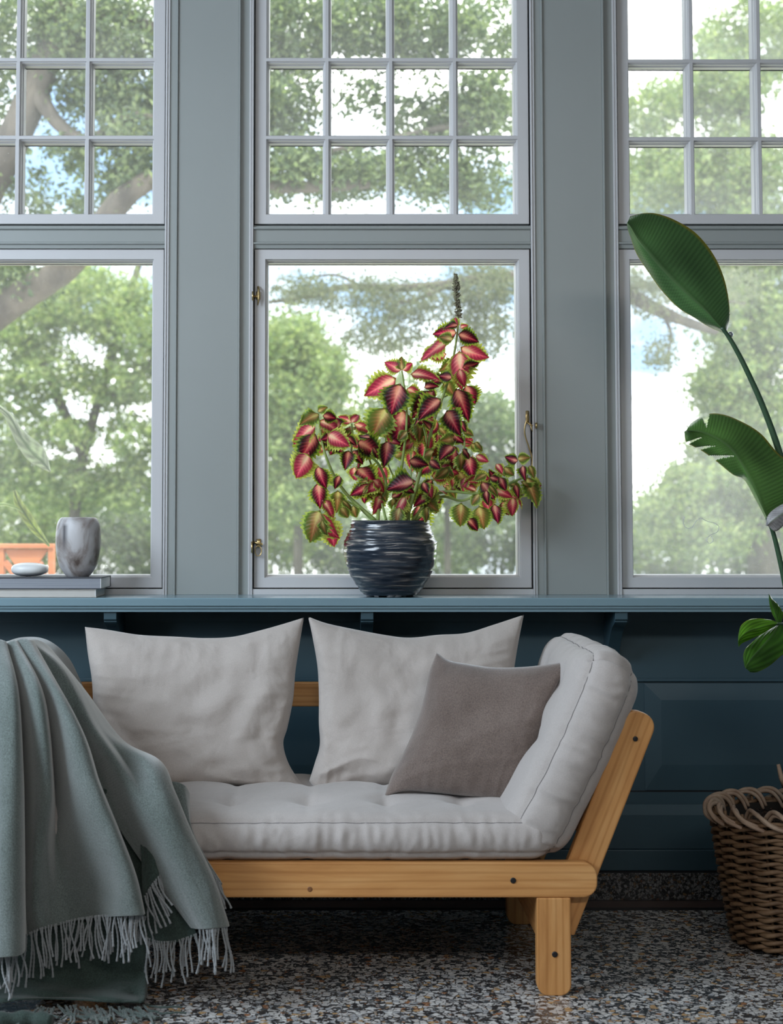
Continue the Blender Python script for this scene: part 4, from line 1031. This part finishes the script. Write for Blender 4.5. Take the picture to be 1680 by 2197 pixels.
# fringes
fringe([(-112,2050,3.9),(-38,2050,3.85),(4,2052,3.79),(47,2044,3.81)], 30, 92, CORD, j=.9)
fringe([(54,2008,3.93),(88,1993,3.91),(126,1983,3.93),(165,1973,3.935)], 18, 100, CORD, j=.8)
fringe([(165,1973,3.93),(215,1966,3.91),(266,1963,3.85),(306,1961,3.85)], 34, 98, CORD, j=.9)
fringe([(425,1990,3.88),(456,1990,3.84),(489,1987,3.88)], 16, 96, CORD, j=.35)
fringe([(310,2012,3.955),(346,2022,3.95),(385,2018,3.93),(424,2004,3.915)], 22, 92, CORD, j=.4)
fringe([(310,1926,3.91),(327,1898,3.893),(345,1876,3.903)], 12, 88, CORD, sway=(28, 0), j=.4)
fringe([(440,1850,3.93),(458,1880,3.925),(474,1900,3.925)], 10, 62, CORD, sway=(12, 0), j=.3)
fringe([(300,1960,3.95),(320,1975,3.955)], 4, 60, CORD)
# cords spread over the floor
for k in range(44):
    u = k/43; px_ = 75+240*u; h = P(px_, 2140+14*math.sin(u*9)+rt.uniform(-6, 8), 3.83); L_ = rt.uniform(.07, .11); an = -PI/2+ .9*u+rt.uniform(-.35, .35)
    pts = []; x_, y_ = h.x, P(px_, 2150, 3.85).y+rt.uniform(-.03, .02)
    for s in range(9):
        pts.append(Vector((x_, y_, .009+.020*max(0, .35-s/9)+.003*rt.random()))); an += rt.uniform(-.25, .3)
        x_ += math.cos(an)*L_/8; y_ += math.sin(an)*L_/8
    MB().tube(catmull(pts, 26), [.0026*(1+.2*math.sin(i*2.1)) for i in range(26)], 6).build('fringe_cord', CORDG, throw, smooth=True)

# ---------------------------------------------------------------- garden
GRASS = noisy('lawn', (.08,.16,.03), (.14,.24,.05), 3, .9, 60, .8, .02)
lawn = MB().box(-40, 40, .2, 60, -1.4, -1.3).build('lawn', GRASS); tag(lawn, kind='structure')
BOUNCE = noisy('bounce_pale', (.50,.48,.44), (.60,.57,.52), 1, .9, 30, .3)
bounce = MB().box(-10, 10, .2, 9, -1.35, -1.29).build('bounce_ground', BOUNCE); tag(bounce, kind='structure')  # unseen pale ground added to bounce sunlight up under the window bars
BARK = noisy('bark', (.035,.03,.026), (.09,.078,.065), 6, .9, 25, .9, .02, stretch=(1, 1, .4))
def foliage_mat(name, c1, c2, c3):
    m = bpy.data.materials.new(name); m.use_nodes = True; t = m.node_tree; b = t.nodes['Principled BSDF']; L = t.links.new
    b.inputs['Roughness'].default_value = .5; b.inputs['Specular IOR Level'].default_value = .3
    g = t.nodes.new('ShaderNodeNewGeometry'); r = ramp(t, [(0, c1), (.55, c2), (1, c3)]); L(g.outputs['Random Per Island'], r.inputs[0])
    L(r.outputs[0], b.inputs['Base Color']); tl = t.nodes.new('ShaderNodeBsdfTranslucent')
    x = t.nodes.new('ShaderNodeMixRGB'); x.blend_type = 'MULTIPLY'; x.inputs[0].default_value = 1; x.inputs[2].default_value = (1.3, 1.4, .85, 1); L(r.outputs[0], x.inputs[1]); L(x.outputs[0], tl.inputs[0])
    mx = t.nodes.new('ShaderNodeMixShader'); mx.inputs[0].default_value = .45; L(b.outputs[0], mx.inputs[1]); L(tl.outputs[0], mx.inputs[2]); L(mx.outputs[0], t.nodes['Material Output'].inputs[0]); return m
FOL_OAK = foliage_mat('oak_leaves', (.045,.07,.045), (.10,.14,.075), (.19,.235,.115))
FOL_LT = foliage_mat('light_leaves', (.08,.13,.055), (.165,.225,.09), (.29,.34,.14))
FOL_MID = foliage_mat('mid_leaves', (.055,.095,.05), (.12,.17,.085), (.22,.275,.13))
FOL_PINE = foliage_mat('pine_needles', (.07,.09,.06), (.12,.14,.09), (.18,.19,.13))
def blobs(lst, leaf, seed, name, m, parent, per=1.0, sub=9):
    """lst of (px,py,rx,ry,D,thickness,n): ellipsoid clusters of leaves, sized in photo pixels at distance D"""
    g = np.random.default_rng(seed); Vs = []; 
    for (px_, py_, rx, ry, D, th, n) in lst:
        n = int(n*per); c = np.array(tuple(P(px_, py_, D))); s = D/F
        # sub clusters on a shell for a billowy crown
        ns = max(3, int(n/40)); cc = g.normal(size=(ns, 3)); cc /= np.linalg.norm(cc, axis=1)[:, None]; cc *= g.uniform(.25, 1.0, (ns, 1))**.6
        R = np.array((rx*s, th, ry*s)); cc = cc*R+c
        k = g.integers(0, ns, n); sp = np.array((.15*rx*s+.04, .14*th+.04, .13*ry*s+.04))
        Vs.append(cc[k]+g.normal(size=(n, 3))*sp*g.uniform(.3, 1.3, (n, 1)))
    ctr = np.concatenate(Vs); n = len(ctr)
    a = g.normal(size=(n, 3)); a /= np.linalg.norm(a, axis=1)[:, None]; b_ = g.normal(size=(n, 3)); b_ -= a*(a*b_).sum(1)[:, None]; b_ /= np.linalg.norm(b_, axis=1)[:, None]
    L_ = leaf*g.uniform(.6, 1.25, (n, 1)); w_ = L_*.42
    nn_ = np.cross(a, b_)*L_*.12
    V = np.empty((n, 4, 3)); V[:, 0] = ctr-a*L_*.5; V[:, 1] = ctr+b_*w_*.6+nn_; V[:, 2] = ctr+a*L_*.5; V[:, 3] = ctr-b_*w_*.6+nn_
    me = bpy.data.meshes.new(name); me.vertices.add(4*n); at = ctr.mean(axis=0); me.vertices.foreach_set('co', (V-at).ravel())
    me.loops.add(4*n); me.loops.foreach_set('vertex_index', np.arange(4*n)); me.polygons.add(n)
    me.polygons.foreach_set('loop_start', np.arange(0, 4*n, 4)); me.polygons.foreach_set('loop_total', np.full(n, 4)); me.update(calc_edges=True)
    me.materials.append(m); o = bpy.data.objects.new(name, me); attach(o, parent, Matrix.Translation(Vector(at))); tag(o, kind='stuff'); return o
def branch(pts, r, parent, name='branch', n=9):
    c = catmull([P(*p_) for p_ in pts], 30)
    rr_ = np.linspace(r[0], r[1], 30)*(1+.10*np.array([noise.noise(Vector((i*.5, pts[0][0], 0))) for i in range(30)]))
    return MB().tube(c, list(rr_), n).build(name, BARK, parent, smooth=True)
def tree(name, label, px_, D, group='garden trees beyond the windows'):
    p_ = P(px_, 1125, D); return thing(name, (p_.x, p_.y, -1.3), label, 'tree', group)
GZ = -1.3
def ground_px(px_, D): return 1125+(1.10-GZ)*F/D
# near oak on the left
T1 = tree('oak_tree', 'old oak with a thick bent limb crossing the left window', -420, 11)
branch([(-420, ground_px(0, 11), 11), (-380, 1300, 11), (-300, 900, 11), (-170, 760, 11)], (.35, .22), T1, 'trunk')
branch([(-200, 790, 11), (-40, 690, 10.8), (60, 625, 10.6), (150, 565, 10.4), (260, 430, 10.2), (330, 380, 10.2)], (.13, .06), T1)
branch([(-170, 760, 11), (-60, 480, 10.8), (15, 330, 10.6), (85, 170, 10.6), (120, 60, 10.6), (150, -60, 10.6)], (.13, .08), T1)
branch([(75, 190, 10.6), (95, 225, 10.5), (130, 270, 10.5), (190, 300, 10.4), (280, 250, 10.3), (350, 260, 10.3)], (.06, .02), T1)
branch([(130, 100, 10.6), (230, 30, 10.6), (340, 60, 10.6), (460, 30, 10.6), (640, 20, 10.6)], (.06, .02), T1)
branch([(330, 380, 10.2), (460, 400, 10.2), (600, 402, 10.2), (700, 400, 10.2), (790, 395, 10.3)], (.05, .03), T1)
branch([(460, 400, 10.2), (700, 330, 10.3), (880, 290, 10.5), (1060, 250, 10.6)], (.03, .02), T1)
blobs([(60,60,160,110,10.8,.5,3000),(220,60,140,100,10.6,.5,3000),(-60,250,120,160,11,.5,2000),(200,180,110,70,10.6,.4,1300),(290,330,90,90,10.4,.4,1700),(150,330,60,50,10.6,.4,450),(60,420,70,60,10.8,.4,420),(290,210,70,50,10.6,.4,900),
       (40,600,90,45,10.7,.4,1100),(200,420,90,50,10.5,.4,500),(640,60,120,90,10.6,.5,2600),(610,230,80,80,10.5,.4,1500),(640,370,110,60,10.3,.4,1500),(790,50,110,80,10.6,.5,1900),(900,60,110,90,10.8,.5,2400),(760,380,100,40,10.4,.4,900),
       (450,200,140,200,10.6,.5,3500),(1040,70,90,90,10.8,.5,1200),(1040,240,80,80,10.8,.5,1800),(900,250,90,50,10.8,.4,900),(900,370,120,60,10.6,.4,1500),(1050,390,80,60,10.8,.4,900),(780,200,60,50,10.6,.4,350)],
      .050, 21, 'foliage', FOL_OAK, T1, per=1.6)
# light green trees behind
T2 = tree('leafy_tree', 'pale green broad-leaved tree filling the lower left window', 120, 19)
branch([(150, ground_px(0, 19), 19), (160, 1100, 19), (200, 900, 19), (260, 700, 19), (300, 560, 19)], (.08, .04), T2, 'trunk')
branch([(180, 980, 19), (100, 800, 19), (40, 700, 19)], (.07, .03), T2); branch([(210, 860, 19), (290, 820, 19), (330, 760, 19)], (.05, .02), T2)
blobs([(40,700,110,70,19,1.2,3000),(200,650,120,80,19,1.2,3600),(290,720,90,90,19,1.2,2600),(110,800,110,60,19,1.2,1700),(30,860,90,60,19,1.2,1300),(250,830,100,50,19,1.2,1500),(290,940,90,50,19,1.2,1300),(120,930,100,40,19,1.2,1200),
       (30,1010,110,60,19.5,1.2,2600),(150,1040,120,60,19.5,1.2,2600),(290,1040,90,60,19.5,1.2,2300),(-120,850,120,250,19,1.2,3500),(450,800,120,250,19.5,1.2,5000)], .075, 22, 'foliage', FOL_LT, T2, per=1.5)
T3 = tree('leafy_tree', 'yellow-green tree behind the coleus on the left of the middle window', 620, 18)
branch([(640, ground_px(0, 18), 18), (640, 1100, 18), (650, 900, 18), (630, 720, 18)], (.06, .03), T3, 'trunk')
blobs([(620,740,80,70,18,1,3000),(640,860,90,80,18,1,3600),(610,960,80,70,18,1,2500),(700,800,70,60,18,1,1200),(720,930,70,70,18,1,1500),(620,1060,80,70,18,1,2700),(760,1030,90,60,18,1,1700)], .07, 23, 'foliage', FOL_LT, T3, per=2.2)
# pine
T4 = tree('pine_tree', 'sparse pine reaching thin grey branches across the middle window', 1240, 13)
branch([(1240, ground_px(0, 13), 13), (1240, 1100, 13), (1235, 700, 13), (1230, 300, 13)], (.10, .07), T4, 'trunk')
branch([(1235, 640, 13), (1150, 600, 12.8), (1060, 595, 12.6), (960, 610, 12.6), (850, 618, 12.6), (740, 615, 12.6), (640, 640, 12.6), (560, 650, 12.6)], (.055, .012), T4)
branch([(960, 612, 12.6), (900, 640, 12.5), (850, 655, 12.5), (830, 700, 12.5)], (.022, .008), T4); branch([(780, 618, 12.6), (720, 590, 12.5), (640, 600, 12.5)], (.016, .006), T4)
branch([(1235, 620, 13), (1330, 625, 12.9), (1400, 660, 12.8), (1470, 690, 12.8), (1540, 712, 12.8)], (.08, .03), T4)
branch([(1330, 625, 12.9), (1400, 610, 12.8), (1480, 640, 12.8), (1600, 650, 12.8)], (.03, .012), T4); branch([(1420, 668, 12.8), (1440, 720, 12.8), (1425, 780, 12.8)], (.018, .008), T4)
blobs([(760,630,130,40,12.6,.4,900),(640,620,60,40,12.6,.4,500),(880,650,90,50,12.6,.4,900),(1040,620,90,60,12.6,.4,1700),(1040,720,60,60,12.6,.4,900),(820,720,90,40,12.6,.4,900),(960,700,70,30,12.6,.3,300),(1420,640,80,50,12.8,.4,700),(1420,760,40,40,12.8,.3,300),(1380,600,60,30,12.8,.3,350),(1560,620,80,40,12.8,.4,500)], .035, 24, 'foliage', FOL_PINE, T4, per=2.5)
# middle background
T5 = tree('leafy_tree', 'rounded tree low behind the right half of the middle window', 1000, 20)
branch([(960, ground_px(0, 20), 20), (960, 1150, 20), (955, 980, 20)], (.05, .03), T5, 'trunk')
blobs([(860,850,100,90,20,1,1500),(980,900,110,80,20,1,2500),(1080,920,60,90,20,1,1300),(900,1020,120,70,20,1,3000),(1050,1050,90,70,20,1,2800),(800,950,80,80,20,1,1800),(1220,980,110,180,20,1,4500)], .07, 25, 'foliage', FOL_MID, T5, per=2.0)
# right-hand tree
T6 = tree('leafy_tree', 'tall hazy green tree filling the right side of the right window', 1640, 18)
branch([(1640, ground_px(0, 18), 18), (1640, 1150, 18), (1630, 800, 18), (1610, 400, 18), (1590, 150, 18)], (.22, .05), T6, 'trunk')
branch([(1635, 900, 18), (1560, 820, 18), (1500, 790, 18)], (.05, .02), T6)
blobs([(1640,90,90,70,18,1,2200),(1580,50,60,40,18,.8,500),(1520,100,40,60,18,.8,600),(1400,240,80,50,18,.9,1300),(1550,200,110,70,18,1,3000),(1420,380,120,80,18,1,3400),(1580,370,110,100,18,1,4500),(1600,520,110,90,18,1,3600),(1600,700,100,110,18,1,3600),(1560,830,90,60,18,1,1800),(1620,900,90,90,18,1,2600),
       (1560,960,90,60,18,1,1500),(1500,1030,90,50,18,1,1700),(1440,1090,80,40,18,1,1300),(1620,1060,110,80,18,1,3400),(1760,700,120,500,18,1,9000),(1500,1140,120,50,18,1,2300)], .07, 26, 'foliage', FOL_LT, T6, per=1.9)
# hedge closing the garden
hc = P(900, 1210, 24.5); hedge = thing('hedge', (hc.x, hc.y, -1.3), 'low loose green hedge closing the garden behind the trees', 'hedge')
for i, px_ in enumerate(range(-500, 2300, 175)):
    D = 24+(i % 3)*.8
    blobs([(px_, 1135+24*(i % 3), 135, 100, D, .8, 7500), (px_+20, 1330, 130, 110, D, .8, 2500)], .09, 60+i, 'foliage', (FOL_MID, FOL_LT, FOL_MID, FOL_LT, FOL_OAK)[i % 5], hedge)
    branch([(px_, ground_px(0, D), D), (px_+5, 1250, D)], (.06, .03), hedge, 'stem')
# wooden garden bench seen over the books
TEAK = noisy('orange_teak', (.27,.085,.03), (.34,.12,.045), 4, .5, 60, .2, stretch=(1, 5, 5))
DG = 8.0
bench = thing('garden_bench', (P(30, 1200, DG).x, DG-D0+.3, GZ), 'orange-brown wooden bench outside the left window, seen behind the pebble', 'bench')
def pl(a, b_, w_, th, nm, d=DG):
    A_ = P(a[0], a[1], d); B2 = P(b_[0], b_[1], d); L_ = (B2-A_).length; ax = (B2-A_).normalized(); up = Vector((0, -1, 0)).cross(ax).normalized()*(w_/2*d/F)
    v = [A_-up, B2-up, B2+up, A_+up]; v = v+[q+Vector((0, th, 0)) for q in v]
    return bevel(fixnormals(mesh(nm, v, [(0,1,2,3),(7,6,5,4),(0,4,5,1),(1,5,6,2),(2,6,7,3),(3,7,4,0)], TEAK, bench, smooth=False)), .004)
pl((-420,1172), (115,1172), 10, .06, 'top_rail', DG-.01); zz1 = ground_px(0, DG)
for x_ in (109, 2, -240, -410): pl((x_, 1176), (x_, zz1), 13, .05, 'post')
for x0, x1 in ((104, 7), (-4, -232)):
    a_, b2, c_, d_ = P(x0, 1178, DG+.01), P((x0+x1)/2+18, 1222, DG+.01), P((x0+x1)/2-18, 1222, DG+.01), P(x1, 1178, DG+.01)
    v = [a_, b2, c_, d_]; v += [q+Vector((0, .03, 0)) for q in v]
    bevel(fixnormals(mesh('shaped_panel', v, [(0,1,2,3),(7,6,5,4),(0,4,5,1),(1,5,6,2),(2,6,7,3),(3,7,4,0)], TEAK, bench, smooth=False)), .003)
    pl((x0-2, 1262), ((x0+x1)/2+30, 1205), 10, .03, 'brace'); pl((x1+2, 1205), ((x0+x1)/2, 1262), 14, .03, 'brace')
pl((-420,1420), (115,1420), 30, .35, 'seat')
# reed-like leaves close outside the left window
REED = leaf_mat('reed_leaf', .5, .5)
def blade(rows_, D, par, col, nm='leaf_blade'):
    global PAD
    k = PAD; PAD = REED; o = paddle(rows_, D, D, name=nm, nv=40, nu=8, arch=.02, edge=tuple(c*.9 for c in col), col=col, parent=par); PAD = k; return o
DR = 5.9; gb = P(-160, 1600, DR)
reed = thing('reed_clump', (gb.x, gb.y, GZ), 'tall reed outside the left window with two bent pale leaves', 'plant')
blade([(-20,860,-22,862,-16,858),(20,893,10,895,24,888),(45,938,32,945,52,925),(70,972,58,985,88,955),(92,992,86,1002,100,975),(108,1012,107,1013,109,1010)], DR, reed, (.26,.30,.22))
blade([(30,1052,28,1052,33,1050),(40,1080,31,1082,48,1076),(56,1106,46,1110,66,1100),(74,1132,66,1138,82,1128),(92,1154,88,1158,96,1150),(106,1172,105,1173,107,1171)], DR, reed, (.20,.25,.035))
stalk([P(-160, ground_px(0, DR), DR), P(-150, 1500, DR), P(-110, 1200, DR), P(-60, 1090, DR), P(0, 1082, DR), P(30, 1088, DR), P(52, 1100, DR)], .012, .002, reed, 'stem', STEM)
stalk([P(-150, 1500, DR), P(-120, 1100, DR), P(-80, 900, DR), P(-20, 860, DR)], .01, .002, reed, 'stem', STEM)
